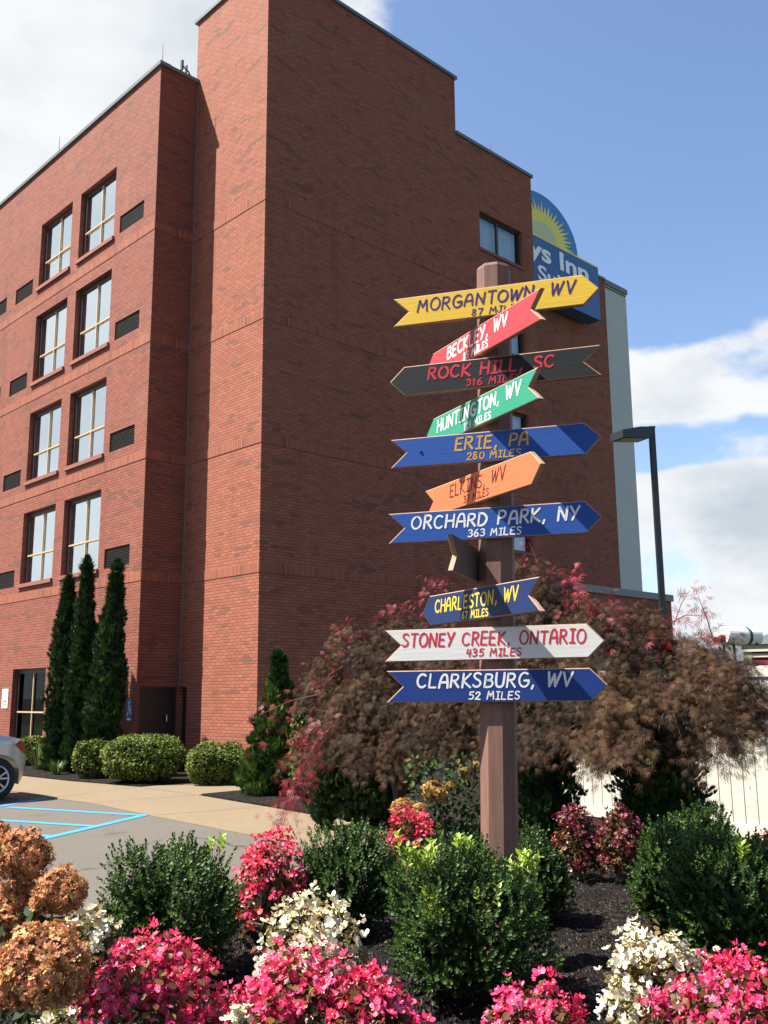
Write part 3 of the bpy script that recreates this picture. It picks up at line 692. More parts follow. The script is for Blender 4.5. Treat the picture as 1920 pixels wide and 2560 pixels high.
# facet normals stand at -17, -62, -107 ... degrees left of the view axis
def ring(z, r=RO): return [(ctr(z)-r*math.sin(R(17-22.5+45*k_)), -r*math.cos(R(17-22.5+45*k_)), z-PZ0) for k_ in range(8)]
zs_ = [PZ0-.1, 1.0, 2.0, 3.0, PTOP-.018]
for i in range(len(zs_)-1):
    r0, r1 = ring(zs_[i]), ring(zs_[i+1])
    for k_ in range(8): b.poly([r0[(k_+1) % 8], r0[k_], r1[k_], r1[(k_+1) % 8]])
r0, r1 = ring(zs_[-1]), ring(PTOP, RO*.90)
for k_ in range(8): b.poly([r0[(k_+1) % 8], r0[k_], r1[k_], r1[(k_+1) % 8]])
b.poly(list(reversed(r1)))
b.build('post', M['post'], post)
def inset(poly, d):
    out = []; n = len(poly); P = [np.array(p, float) for p in poly]
    for i in range(n):
        a, p, c = P[i-1], P[i], P[(i+1) % n]
        d0 = (p-a)/np.linalg.norm(p-a); d1 = (c-p)/np.linalg.norm(c-p)
        n0 = np.array((-d0[1], d0[0])); n1 = np.array((-d1[1], d1[0]))
        out.append(tuple(p + d*(n0+n1)/(1+n0@n1)))
    return out
def board(ang, ztop, point, colour, label, texts, off=0.0, half=(-.56, .565), cname='', H=.163, screws=True):
    th = R(ang); zb = ztop-DZ*0-.12-H; zc = zb+H/2; r = random.Random(cname)
    cx = ctr(zc)
    n_ = np.array((-math.sin(th), -math.cos(th))); t_ = np.array((math.cos(th), -math.sin(th)))
    def P(t, z, d): q = np.array((cx, 0))+n_*(AP+.005+d)+t_*t; return (q[0], q[1], z-PZ0)
    T = .026; l, rr = half
    j = lambda: r.uniform(-.004, .004)
    if point == 'R': out = [(l, zb+j()), (rr-.082, zb+j()), (rr, zc+j()), (rr-.082, zb+H+j()), (l, zb+H+j()), (l+.088, zc+j())]
    else: out = [(rr, zb+j()), (rr-.088, zc+j()), (rr, zb+H+j()), (l+.082, zb+H+j()), (l, zc+j()), (l+.082, zb+j())]
    if point == 'L': out = [out[5], out[0], out[1], out[2], out[3], out[4]]
    m = MB(); n = len(out); ins = inset(out, .0045)
    m.poly([P(u, v, 0) for u, v in reversed(out)], None, 2)
    for i in range(n):
        a, c = out[i], out[(i+1) % n]; ia, ic = ins[i], ins[(i+1) % n]
        m.poly([P(*a, 0), P(*c, 0), P(*c, T-.003), P(*a, T-.003)], None, 1)
        m.poly([P(*a, T-.003), P(*c, T-.003), P(*ic, T), P(*ia, T)], None, 1)
    m.poly([P(u, v, T) for u, v in ins], None, 0)
    if screws and colour is not M['backwood']:
        for (su, sv) in ((-.035+r.uniform(-.01, .01), .028+r.uniform(-.006, .006)), (.03+r.uniform(-.01, .01), -.058)):
            m.poly([P(su+.0042*math.cos(t), zc+sv*1.0+.0042*math.sin(t), T+.0010) for t in np.linspace(0, 2*math.pi, 8, endpoint=False)], None, 3)
    o = m.build('direction_board', [colour, M['edgewood'], M['backwood'], M['bronze']], post)
    o['label'] = label
    for (txt, t0, t1, z0, h, sw, mat) in texts:
        lb = MB(); lettering(lb, txt, t0, t1, z0-.12, h, sw, lambda u, v, e=0.0: P(u, v, T+.0012+e))
        lb.build('lettering', mat, o)
    return o, P, T
INK = {k_: paint('ink_'+k_, c, .5) for k_, c in dict(navy=(.040, .018, .12), white=(.60, .60, .585), red=(.46, .028, .045), gold=(.48, .27, .035), yellow=(.58, .42, .03), black=(.035, .018, .015), crimson=(.46, .026, .045)).items()}
PC = {k_: paint('board_'+k_, c) for k_, c in dict(yellow=(.58, .37, .030), coral=(.44, .036, .048), black=(.009, .0105, .013), green=(.022, .215, .135), blue=(.012, .060, .26), orange=(.62, .125, .050), white=(.55, .55, .535), navy=(.008, .021, .082), royal=(.007, .030, .155)).items()}
board(17, 3.907, 'R', PC['yellow'], 'yellow board reading MORGANTOWN, WV 87 MILES', [('MORGANTOWN, WV', -.405, .455, 3.816, .066, .0105, INK['navy']), ('87 MILES', -.105, .175, 3.757, .036, .0062, INK['navy'])], half=(-.545, .577), cname='mo')
board(62.5, 3.70, 'L', PC['coral'], 'coral red board reading BECKLEY, WV 85 MILES', [('BECKLEY, WV', -.30, .30, 3.615, .066, .0125, INK['white']), ('85 MILES', -.135, .115, 3.556, .037, .0085, INK['white'])], half=(-.54, .585), cname='be')
board(17, 3.512, 'L', PC['black'], 'black board reading ROCK HILL, SC 316 MILES', [('ROCK HILL, SC', -.345, .34, 3.422, .064, .0120, INK['red']), ('316 MILES', -.137, .165, 3.364, .036, .0068, INK['red'])], half=(-.560, .575), cname='ro')
board(62.5, 3.307, 'L', PC['green'], 'green board reading HUNTINGTON, WV 121 MILES', [('HUNTINGTON, WV', -.415, .405, 3.214, .066, .0120, INK['white']), ('121 MILES', -.130, .135, 3.156, .036, .0080, INK['white'])], half=(-.535, .555), cname='hu')
o_e, P_e, T_e = board(17, 3.104, 'R', PC['blue'], 'blue board reading ERIE, PA 280 MILES in gold', [('ERIE, PA', -.195, .20, 3.014, .064, .0105, INK['gold']), ('280 MILES', -.135, .155, 2.957, .036, .0068, INK['gold'])], half=(-.552, .565), cname='er')
board(62.5, 2.899, 'R', PC['orange'], 'orange board reading ELKINS, WV 37 MILES', [('ELKINS, WV', -.275, .265, 2.808, .066, .0085, INK['black']), ('37 MILES', -.135, .11, 2.753, .036, .0062, INK['black'])], half=(-.548, .558), cname='el')
board(17, 2.692, 'R', PC['blue'], 'blue board reading ORCHARD PARK, NY 363 MILES', [('ORCHARD PARK, NY', -.432, .445, 2.602, .066, .0110, INK['white']), ('363 MILES', -.130, .15, 2.546, .036, .0068, INK['white'])], half=(-.560, .557), cname='or')
board(109, 2.492, 'L', M['backwood'], 'dark brown board seen from behind, turned away from the viewer', [], half=(-.53, .545), cname='bk', H=.17)
board(62.5, 2.281, 'L', PC['navy'], 'dark navy board reading CHARLESTON, WV 67 MILES in yellow', [('CHARLESTON, WV', -.435, .36, 2.188, .066, .0105, INK['yellow']), ('67 MILES', -.160, .095, 2.133, .036, .0070, INK['yellow'])], half=(-.575, .53), cname='ch')
board(17, 2.077, 'R', PC['white'], 'white board reading STONEY CREEK, ONTARIO 435 MILES in red', [('STONEY CREEK, ONTARIO', -.480, .462, 1.988, .064, .0098, INK['crimson']), ('435 MILES', -.142, .142, 1.932, .036, .0068, INK['crimson'])], half=(-.575, .55), cname='st')
board(17, 1.868, 'R', PC['royal'], 'deep blue board reading CLARKSBURG, WV 52 MILES', [('CLARKSBURG, WV', -.398, .392, 1.778, .066, .0105, INK['white']), ('52 MILES', -.128, .130, 1.718, .036, .0068, INK['white'])], half=(-.562, .558), cname='cl')
b = MB(); q0 = P_e(-.385, 2.905, T_e); b.tube([q0, P_e(-.385, 2.905, T_e+.006)], [.008, .006], 10); b.build('bolt_head', PC['blue'], o_e)

# ------------------------------------------------------------------ lamp post
lp = at(1418, 1100, 18.0)
lpo = thing('lamp_post', 'black square lamp post with one shoebox head reaching left', 'lamp post', (lp[0], lp[1], 0))
lt = at(1400, 926, 18.0)[2]
b = MB(); b.box(-.052, .052, -.052, .052, .12, lt); b.box(-.062, .062, -.062, .062, lt+.001, lt+.035); b.build('pole', M['black_metal'], lpo)
b = MB(); b.box(-.16, .16, -.16, .16, 0, .118); b.build('base', M['concrete'], lpo)
hd = MB()
hang = R(205); ux, uy = math.cos(hang), math.sin(hang)
def hp(l, w, z): return (ux*l-uy*w, uy*l+ux*w, z)
prof = [(.20, lt-.03), (.42, lt-.05), (.86, lt-.16), (.86, lt-.31), (.20, lt-.25)]
z_ = lt
for wsg, rev in ((-.19, 0), (.19, 1)):
    pts = [hp(l, wsg, z) for l, z in prof]; hd.poly(pts[::-1] if rev else pts)
for i in range(5):
    a, c = prof[i], prof[(i+1) % 5]; hd.poly([hp(a[0], .19, a[1]), hp(c[0], .19, c[1]), hp(c[0], -.19, c[1]), hp(a[0], -.19, a[1])])
hd.build('lamp_head', M['black_metal'], lpo)
b = MB(); b.tube([(0, 0, lt-.12), hp(.22, 0, lt-.12)], .05, 8); b.build('arm', M['black_metal'], lpo)
b = MB(); b.poly([hp(.27, -.15, lt-.262), hp(.80, -.15, lt-.311), hp(.80, .15, lt-.311), hp(.27, .15, lt-.262)]); b.build('lens', plain('lamp_lens', (.35, .36, .36), .3), lpo)

# ------------------------------------------------------------------ white vinyl fence behind the maples
fa, fb = np.array((2.42, 13.35)), np.array((6.2, 7.6))
fd = (fb-fa)/np.linalg.norm(fb-fa); FL = np.linalg.norm(fb-fa)
fen = thing('vinyl_fence', 'long white vinyl privacy fence of vertical boards behind the shrubs', 'fence', (fa[0], fa[1], 0), math.atan2(fd[1], fd[0]))
b = MB(); nb_ = int(FL/.165)
for i in range(nb_): b.box(i*.165+.006, (i+1)*.165-.006, -.012+.0006*(i % 2), .012, .16, 1.80)
b.build('fence_boards', M['vinyl'], fen)
b = MB(); b.box(0, FL, -.035, .035, .05, .19); b.build('rail', M['vinyl'], fen); b = MB(); b.box(0, FL, -.035, .035, 1.78, 1.90); b.build('rail', M['vinyl'], fen)
for i in range(5):
    x = i*FL/4
    b = MB(); b.box(x-.06, x+.06, -.065, .065, 0, 1.98); b.poly([(x-.07, -.075, 1.98), (x+.07, -.075, 1.98), (x, 0, 2.05)]); b.poly([(x+.07, -.075, 1.98), (x+.07, .075, 1.98), (x, 0, 2.05)]); b.poly([(x+.07, .075, 1.98), (x-.07, .075, 1.98), (x, 0, 2.05)]); b.poly([(x-.07, .075, 1.98), (x-.07, -.075, 1.98), (x, 0, 2.05)])
    b.build('fence_post', M['vinyl'], fen)

# ------------------------------------------------------------------ things seen over the fence
p = at(1612, 1440, 40); W0 = .0193*1.0
sh = thing('red_shed', 'dark red shed with cream trim beyond the fence at the right edge', 'shed', (p[0], p[1], 0), R(-34))
zt = at(1620, 1393, 40)[2]
b = MB(); b.box(0, 6, 0, 4, 0, zt-.3); b.build('wall', plain('red_siding', (.17, .015, .03), .8), sh)
b = MB(); b.box(-.1, 6.1, -.12, 4.1, zt-.29, zt-.02); b.box(-.06, .26, -.06, -.002, 0, zt-.30); b.box(-.02, 6, -.05, -.002, zt-.52, zt-.36); b.build('trim', plain('cream_trim', (.52, .46, .32), .7), sh)
b = MB(); b.poly([(-.2, -.2, zt), (6.2, -.2, zt), (6.2, 2, zt+.06), (-.2, 2, zt+.06)]); b.poly([(-.2, 4.2, zt), (-.2, 2, zt+.06), (6.2, 2, zt+.06), (6.2, 4.2, zt)]); b.build('roof', plain('slate', (.08, .08, .085), .8), sh)
p = at(1588, 1368, 48)
tk = thing('white_tank', 'round white tank with dark green bands raised beyond the maples', 'tank', (p[0], p[1], 0), R(-62))
tz = p[2]-.15; rr_ = .46
b = MB(); b.tube([(0, -.9, tz), (0, -.82, tz), (0, 1.4, tz), (0, 1.5, tz)], [rr_*.9, rr_, rr_, rr_*.9], 24); b.build('tank_shell', plain('tank_white', (.68, .66, .60), .5), tk)
for y_ in (.55,):
    b = MB(); b.tube([(0, y_, tz), (0, y_+.18, tz)], rr_+.02, 24); b.build('tank_band', plain('band_green', (.02, .045, .035), .6), tk)
for (x_, y_) in ((-.35, -.5), (.35, -.5), (-.35, 1.1), (.35, 1.1)):
    b = MB(); b.tube([(x_, y_, 0), (x_*.9, y_, tz-.3)], .06, 6); b.build('leg', M['black_metal'], tk)
b = MB(); b.tube([(0, -.9, tz-.1), (0, -1.3, tz-.25)], .2, 12); b.build('outlet', plain('rust', (.12, .04, .03), .8), tk)
# ------------------------------------------------------------------ parked car, its tail just inside the left edge
m = MT('silver_paint'); fl = m.noise(400, 2)
m.col(m.mix(fl, C4((.40, .39, .38)), C4((.50, .49, .47)))); M['car'] = m.set(Roughness=.32, Metallic=.55); m.b.inputs['Coat Weight'].default_value = .6
M['tyre'] = plain('tyre_rubber', (.012, .012, .013), .8); M['rim'] = plain('alloy_rim', (.45, .45, .46), .35, .05, metal=.8)
M['lampred'] = plain('tail_lamp', (.22, .035, .02), .2); M['carglass'] = plain('car_window', (.012, .014, .016), .08)
cw = at(-10, 1943/S, 15.7)
car = thing('parked_car', 'silver car at the left edge with only its rear corner in view', 'car', (cw[0], cw[1], .004), BR)
# local: +x = towards the tail, -y = side facing the camera, origin on the ground under the near rear wheel
WR, TRK, BL = .335, 1.55, 4.3
prof = [(-3.45, .34), (-3.50, .62), (-3.42, .78), (-2.75, .90), (-2.45, .94), (-1.75, 1.36), (-1.35, 1.44), (-1.0, 1.42), (-.40, 1.075), (-.05, 1.035), (.18, .99), (.36, .945), (.47, .865), (.53, .66), (.52, .50), (.44, .30)]
def arch_pts(cx, r, n=10): return [(cx+r*math.cos(t), WR+r*math.sin(t)) for t in np.linspace(R(-8), R(188), n)]
low = [(.38, .24)] + arch_pts(0, .385) + [(-.42, .22), (-2.16, .22)] + arch_pts(-2.58, .385) + [(-3.0, .24)]
out = prof[::-1][:0] + [(x, z) for x, z in prof][::-1]
side = [(x, z) for x, z in prof] + low           # along the top from nose to tail, then back along the sills
side = side[::-1]
b = MB()
def crown(x, z):                                  # half width narrows towards the roof and at both ends
    w = .87 - .20*max(0, (z-.92))/.5 - .05*max(0, (.45-z))/.3
    w -= .22*max(0, (x-.10)/.45)**2 + .16*max(0, (-3.0-x)/.5)**2
    return w
n = len(side)
_ux, _uz = [p_[0] for p_ in prof[1:14]], [p_[1] for p_ in prof[1:14]]
def low_z(x):
    z = float(np.interp(x, [-3.5, -3.45, -3.0, -2.9, .38, .44, .52, .53], [.62, .34, .24, .22, .22, .30, .50, .66]))
    for cx in (0, -2.58):
        if abs(x-cx) < .384: z = max(z, WR+math.sqrt(.385**2-(x-cx)**2))
    return z
_xs = np.unique(np.concatenate([np.linspace(-3.5, .53, 90), [cx+.385*math.cos(t) for cx in (0, -2.58) for t in np.linspace(0, math.pi, 24)]]))
for sgn_ in (-1, 1):
    for xa, xb in zip(_xs[:-1], _xs[1:]):
        for k_ in range(9):
            f0, f1 = k_/9, (k_+1)/9
            q = []
            for x, f in ((xa, f0), (xb, f0), (xb, f1), (xa, f1)):
                z = low_z(x)*(1-f)+float(np.interp(x, _ux, _uz))*f; q.append((x, TRK/2+sgn_*crown(x, z), z))
            b.poly(q if sgn_ < 0 else q[::-1], None, 0, True)
for i in range(n):
    a, c = side[i], side[(i+1) % n]
    K = 6
    for k_ in range(K):
        f0, f1 = -1+2*k_/K, -1+2*(k_+1)/K
        g = lambda q, f: (q[0]+(.05*(1-f*f) if q[0] > .3 else (-.08*(1-f*f) if q[0] < -3.2 else 0)), TRK/2+f*crown(*q), q[1]+(.03*(1-f*f) if q[1] > .85 else 0))
        b.poly([g(a, f1), g(c, f1), g(c, f0), g(a, f0)], None, 0, True)
body = b.build('body', M['car'], car, True)
for sgn_ in (-1, 1):
    yy = lambda x, z: TRK/2+sgn_*(crown(x, z)+.004)
    b = MB(); 
    for win in ([(-2.25, .98), (-1.72, 1.31), (-1.25, 1.38), (-1.25, .99)], [(-1.19, .99), (-1.19, 1.38), (-1.0, 1.37), (-.52, 1.10), (-.46, 1.02)]):
        pts = [(x, yy(x, z), z) for x, z in win]; b.poly(pts if sgn_ > 0 else pts[::-1])
    b.build('side_window', M['carglass'], car)
    b = MB()
    tl = [(.24, .865), (.35, .93), (.455, .86), (.50, .70), (.40, .745)]
    for (p0, p1) in zip(tl, tl[1:]+tl[:1]): pass
    b.poly([(x+.012, TRK/2+sgn_*(crown(x, z)+.006), z) for x, z in tl]); 
    b.poly([(.485, TRK/2+sgn_*(crown(.47, .8)-.005), .86), (.525, TRK/2+sgn_*(crown(.52, .7)-.005), .70), (.575, TRK/2+sgn_*.42, .70), (.53, TRK/2+sgn_*.42, .86)])
    b.build('tail_light', M['lampred'], car)
    for cx in (0, -2.58):
        b = MB(); y0 = TRK/2+sgn_*.60; y1 = TRK/2+sgn_*.80
        sec = [(WR*.66, y1-sgn_*.015), (WR*.78, y1), (WR*.95, y1-sgn_*.01), (WR, y1-sgn_*.045), (WR, y0+sgn_*.03), (WR*.9, y0)]
        NS = 36
        for i in range(NS):
            t0, t1 = 2*math.pi*i/NS, 2*math.pi*(i+1)/NS
            for (r0, ya), (r1, yb) in zip(sec, sec[1:]):
                b.poly([(cx+r0*math.cos(t0), ya, WR+r0*math.sin(t0)), (cx+r1*math.cos(t0), yb, WR+r1*math.sin(t0)), (cx+r1*math.cos(t1), yb, WR+r1*math.sin(t1)), (cx+r0*math.cos(t1), ya, WR+r0*math.sin(t1))], None, 0, True)
        ty = b.build('tyre', M['tyre'], car)
        b = MB(); yr = y1-sgn_*.025
        def rp(r, t, y=yr): return (cx+r*math.cos(t), y, WR+r*math.sin(t))
        for i in range(36):
            t0, t1 = 2*math.pi*i/36, 2*math.pi*(i+1)/36
            b.poly([rp(WR*.60, t0, yr), rp(WR*.68, t0, yr+sgn_*.012), rp(WR*.68, t1, yr+sgn_*.012), rp(WR*.60, t1, yr)]); b.poly([rp(.055, t0, yr), rp(0.0, t0, yr+sgn_*.02), rp(.055, t1, yr)])
            b.poly([rp(WR*.66, t0, yr-sgn_*.09), rp(WR*.60, t0, yr), rp(WR*.60, t1, yr), rp(WR*.66, t1, yr-sgn_*.09)])
        for s5 in range(5):
            for e in (-.13, .13):
                t = 2*math.pi*s5/5+.3
                b.poly([rp(.05, t+e-.25), rp(.05, t+e+.25), rp(WR*.62, t+e*1.9+.07), rp(WR*.62, t+e*1.9-.07)])
        b.build('rim', M['rim'], ty)
        b = MB(); b.poly([rp(WR*.66, t, yr-sgn_*.095) for t in np.linspace(0, 2*math.pi, 24, endpoint=False)]); b.build('brake_disc', M['black_metal'], ty)
b = MB(); b.poly([(.50, TRK/2-.5, .62), (.585, TRK/2-.1, .62), (.585, TRK/2+.1, .62), (.50, TRK/2+.5, .62), (.50, TRK/2+.5, .60), (.50, TRK/2-.5, .60)]); b.build('bumper_seam', M['black_metal'], car)
b = MB(); b.box(-3.3, .3, .05, TRK-.05, .2, .28); b.build('underbody', M['tyre'], car)

# ------------------------------------------------------------------ vegetation
def unit(v): return v/(np.linalg.norm(v, axis=-1, keepdims=True)+1e-9)
T_OVAL = (np.array([(0, 0, 0), (.42, .28, .05), (.46, .62, .06), (0, 1, 0), (-.46, .62, .06), (-.42, .28, .05)]), [(0, 1, 2, 3), (0, 3, 4, 5)])
T_KITE = (np.array([(0, 0, 0), (.5, .45, .05), (0, 1, 0), (-.5, .45, .05)]), [(0, 1, 2, 3)])
def lobes(angs, lens, w, droop=.0):
    V, Fs = [], []
    for a, l in zip(angs, lens):
        d = np.array((math.sin(R(a)), math.cos(R(a)))); n = np.array((d[1], -d[0])); b = len(V)
        q = [(0, 0), tuple(d*l*.45+n*w/2), tuple(d*l), tuple(d*l*.45-n*w/2)]
        V += [(x, y, -droop*(x*x+y*y)) for x, y in q]; Fs.append((b, b+1, b+2, b+3))
    return np.array(V), Fs
T_MAPLE = lobes((-56, -28, -6, 17, 46), (.58, .86, 1.0, .92, .62), .060, .30)
T_FAN = lobes((-38, -16, 4, 22, 42), (.66, .9, 1.0, .88, .68), .20, .1)
T_BLADE = (np.array([(-.5, 0, 0), (.5, 0, 0), (.35, .55, .10), (-.35, .55, .10), (0, 1, -.02)]), [(0, 1, 2, 3), (3, 2, 4)])
def flower(npet=4, big=.62, small=.42, cup=.30):
    V, Fs, mi = [], [], []
    for k_ in range(npet):
        a = 2*math.pi*k_/npet; r = big if (k_ % 2 == 0 or npet > 4) else small; w = r*.95 if (k_ % 2 == 0 or npet > 4) else r*.55
        d = np.array((math.cos(a), math.sin(a))); n = np.array((-d[1], d[0])); b = len(V)
        for (u, s_) in ((.04, 0), (.35, .42), (.78, .46), (1.0, .16), (1.0, -.16), (.78, -.46), (.35, -.42)):
            q = d*r*u+n*w*s_; V.append((q[0], q[1], cup*r*u*u - .18*r*abs(s_)*u))
        Fs.append(tuple(range(b, b+7))); mi.append(0)
    b = len(V)
    for (x, y, z) in ((.09, 0, .06), (0, .09, .06), (-.09, 0, .06), (0, -.09, .06), (0, 0, .16)): V.append((x, y, z))
    for i in range(4): Fs.append((b+i, b+(i+1) % 4, b+4)); mi.append(1)
    return np.array(V), Fs, mi
T_BEG = flower(); T_BEG2 = flower(4, .55, .46, .75); T_BEG3 = flower(5, .50, .50, .15); T_BUD = flower(4, .40, .30, 1.6); T_FLORET = flower(4, .5, .5, .12)
def foliage(name, mats, parent, Cc, D, Nn, L, Wd, template, tint):
    tv, tf = template[0], template[1]; tm = template[2] if len(template) > 2 else None
    n = len(Cc); k_ = len(tv)
    D = unit(D); X = unit(np.cross(D, Nn)); Z = np.cross(X, D)
    L = np.broadcast_to(np.asarray(L, float), (n,)); Wd = np.broadcast_to(np.asarray(Wd, float), (n,))
    V = Cc[:, None, :] + (tv[None, :, 0:1]*Wd[:, None, None])*X[:, None, :] + (tv[None, :, 1:2]*L[:, None, None])*D[:, None, :] + (tv[None, :, 2:3]*L[:, None, None])*Z[:, None, :]
    V = V.reshape(-1, 3)
    me = bpy.data.meshes.new(name)
    sizes = np.array([len(f) for f in tf]); flat = np.concatenate([np.array(f) for f in tf])
    me.vertices.add(n*k_); me.vertices.foreach_set('co', V.astype(np.float32).ravel())
    me.loops.add(n*len(flat)); me.loops.foreach_set('vertex_index', (np.arange(n)[:, None]*k_+flat[None]).astype(np.int32).ravel())
    me.polygons.add(n*len(tf))
    ls = np.tile(sizes, n); me.polygons.foreach_set('loop_start', np.concatenate([[0], np.cumsum(ls)[:-1]]).astype(np.int32))
    for m_ in (mats if isinstance(mats, (list, tuple)) else [mats]): me.materials.append(m_)
    if tm: me.polygons.foreach_set('material_index', np.tile(np.array(tm, np.int32), n))
    at_ = me.attributes.new('tint', 'FLOAT', 'POINT'); at_.data.foreach_set('value', np.repeat(np.clip(tint, 0, 1), k_).astype(np.float32))
    me.update(calc_edges=True); me.validate()
    return link_mesh(name, me, parent)
def sph(n, r, up=-1.0):
    v = unit(r.randn(n*3, 3)); v = v[v[:, 2] > up]
    while len(v) < n: 
        w = unit(r.randn(n*3, 3)); v = np.concatenate([v, w[w[:, 2] > up]])
    return v[:n]
def lumpf(dirs, r, amp=.12, k_=3.0, m_=7):
    f = np.ones(len(dirs))
    for i in range(m_):
        w = r.randn(3)*k_; f += amp/math.sqrt(m_)*1.4*np.sin(dirs@w+r.rand()*6.3)
    return f
def superell(d, p): return d/((np.abs(d)**p).sum(1, keepdims=True)**(1/p))
LONG = lambda a: np.array(a, float)
def base_at(px, py, Y, z=None):
    q = at(px, py, Y); return np.array((q[0], q[1], bed_h(q[0], q[1])-.015 if z is None else z))

def boxwood(px0, px1, ytop, Y, label, seed, hh=None, squash=.92, n_sh=620, bright=(), pz=2.6, depth=.9):
    r = np.random.RandomState(seed)
    q0, q1 = at(px0, 1900, Y), at(px1, 1900, Y); cx = (q0[0]+q1[0])/2; w = (q1[0]-q0[0])/2*.95; n_sh = int(n_sh*1.3)
    g = bed_h(cx, Y)-.01; H = at(0, ytop+34, Y)[2]-g
    t = thing('boxwood_shrub', label, 'shrub', (cx, Y, g), 0, 'clipped boxwoods in the flower bed')
    c = np.array((0, 0, H*.50)); rad = np.array((w*.93, w*depth, H*.47))
    d = sph(n_sh, r, -.72); rr_ = lumpf(d, r, .17, 3.8)
    P0 = c + superell(d, pz)*rad*(rr_*(.80+.12*r.rand(n_sh)))[:, None]
    ax_ = unit(d*.75 + np.array((0, 0, .75)) + .35*r.randn(n_sh, 3))
    n_sh = int(n_sh); Ls = (.055+.062*r.rand(n_sh)**1.6)*(w/.36)**.5*(1+.25*np.clip(d[:, 2], 0, 1))
    Cs, Ds, Ns, Ts, Li = [], [], [], [], []
    for i in range(n_sh):
        m_ = 17; s_ = np.linspace(.03, 1, m_); ph = r.rand()*6.3
        a = ax_[i]; u = unit(np.cross(a, (0.3, .5, .81))); v = np.cross(a, u)
        ang = ph+np.arange(m_)*2.4
        side = np.cos(ang)[:, None]*u+np.sin(ang)[:, None]*v
        Cs.append(P0[i]+a*(s_*Ls[i])[:, None]); Ds.append(unit(side*(1.0-.75*s_**3)[:, None]+a*(.5+.5*s_[:, None]))); Ns.append(np.repeat(a[None], m_, 0)+.25*side)
        tb = r.rand()*.5; Ts.append(tb+.28*s_+.22*r.rand(m_)); Li.append(.0155+.0065*r.rand(m_))
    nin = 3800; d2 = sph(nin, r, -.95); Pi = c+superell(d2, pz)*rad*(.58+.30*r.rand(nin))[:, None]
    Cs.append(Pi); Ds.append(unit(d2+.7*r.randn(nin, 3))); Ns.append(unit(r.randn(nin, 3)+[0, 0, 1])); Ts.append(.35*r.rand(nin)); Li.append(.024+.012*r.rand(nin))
    Cs, Ds, Ns, Ts, Li = map(np.concatenate, (Cs, Ds, Ns, Ts, Li))
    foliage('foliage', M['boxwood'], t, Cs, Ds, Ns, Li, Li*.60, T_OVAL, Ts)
    b = MB()
    for i in range(14):
        dd = sph(1, r, 0)[0]; e = c+dd*rad*.7; b.tube([(r.randn()*.02, r.randn()*.02, -.03), (e*.5+(0, 0, .02)), e], [.012, .008, .003], 5)
    b.build('stems', M['bark'], t)
    if bright:
        Cs, Ds, Ns, Ts, Li = [], [], [], [], []; sb = MB()
        for (bx, by, bl_) in bright:
            e = at(bx, by, Y-w*.62)-np.array((cx, Y, g))
            for k_ in range(3):
                a = unit(np.array((.28*r.randn(), -.25+.2*r.randn(), 1.0))); s0 = e+np.array((.02*r.randn(), .03*r.randn(), -bl_*.6*r.rand()))
                m_ = 11; s_ = np.linspace(.1, 1, m_); u = unit(np.cross(a, (0, 1, .2))); v = np.cross(a, u); ang = r.rand()*6+np.arange(m_)*2.4
                side = np.cos(ang)[:, None]*u+np.sin(ang)[:, None]*v
                Cs.append(s0+a*(s_*bl_)[:, None]); Ds.append(unit(side+a*.8)); Ns.append(np.repeat(a[None], m_, 0)); Ts.append(r.rand(m_)); Li.append(.028+.012*r.rand(m_))
                sb.tube([s0-a*.03, s0+a*bl_], [.002, .0012], 4)
        Cs, Ds, Ns, Ts, Li = map(np.concatenate, (Cs, Ds, Ns, Ts, Li))
        foliage('young_foliage', M['shoot'], t, Cs, Ds, Ns, Li, Li*.55, T_OVAL, Ts)
        sb.build('young_stems', M['stem'], t)
    return t

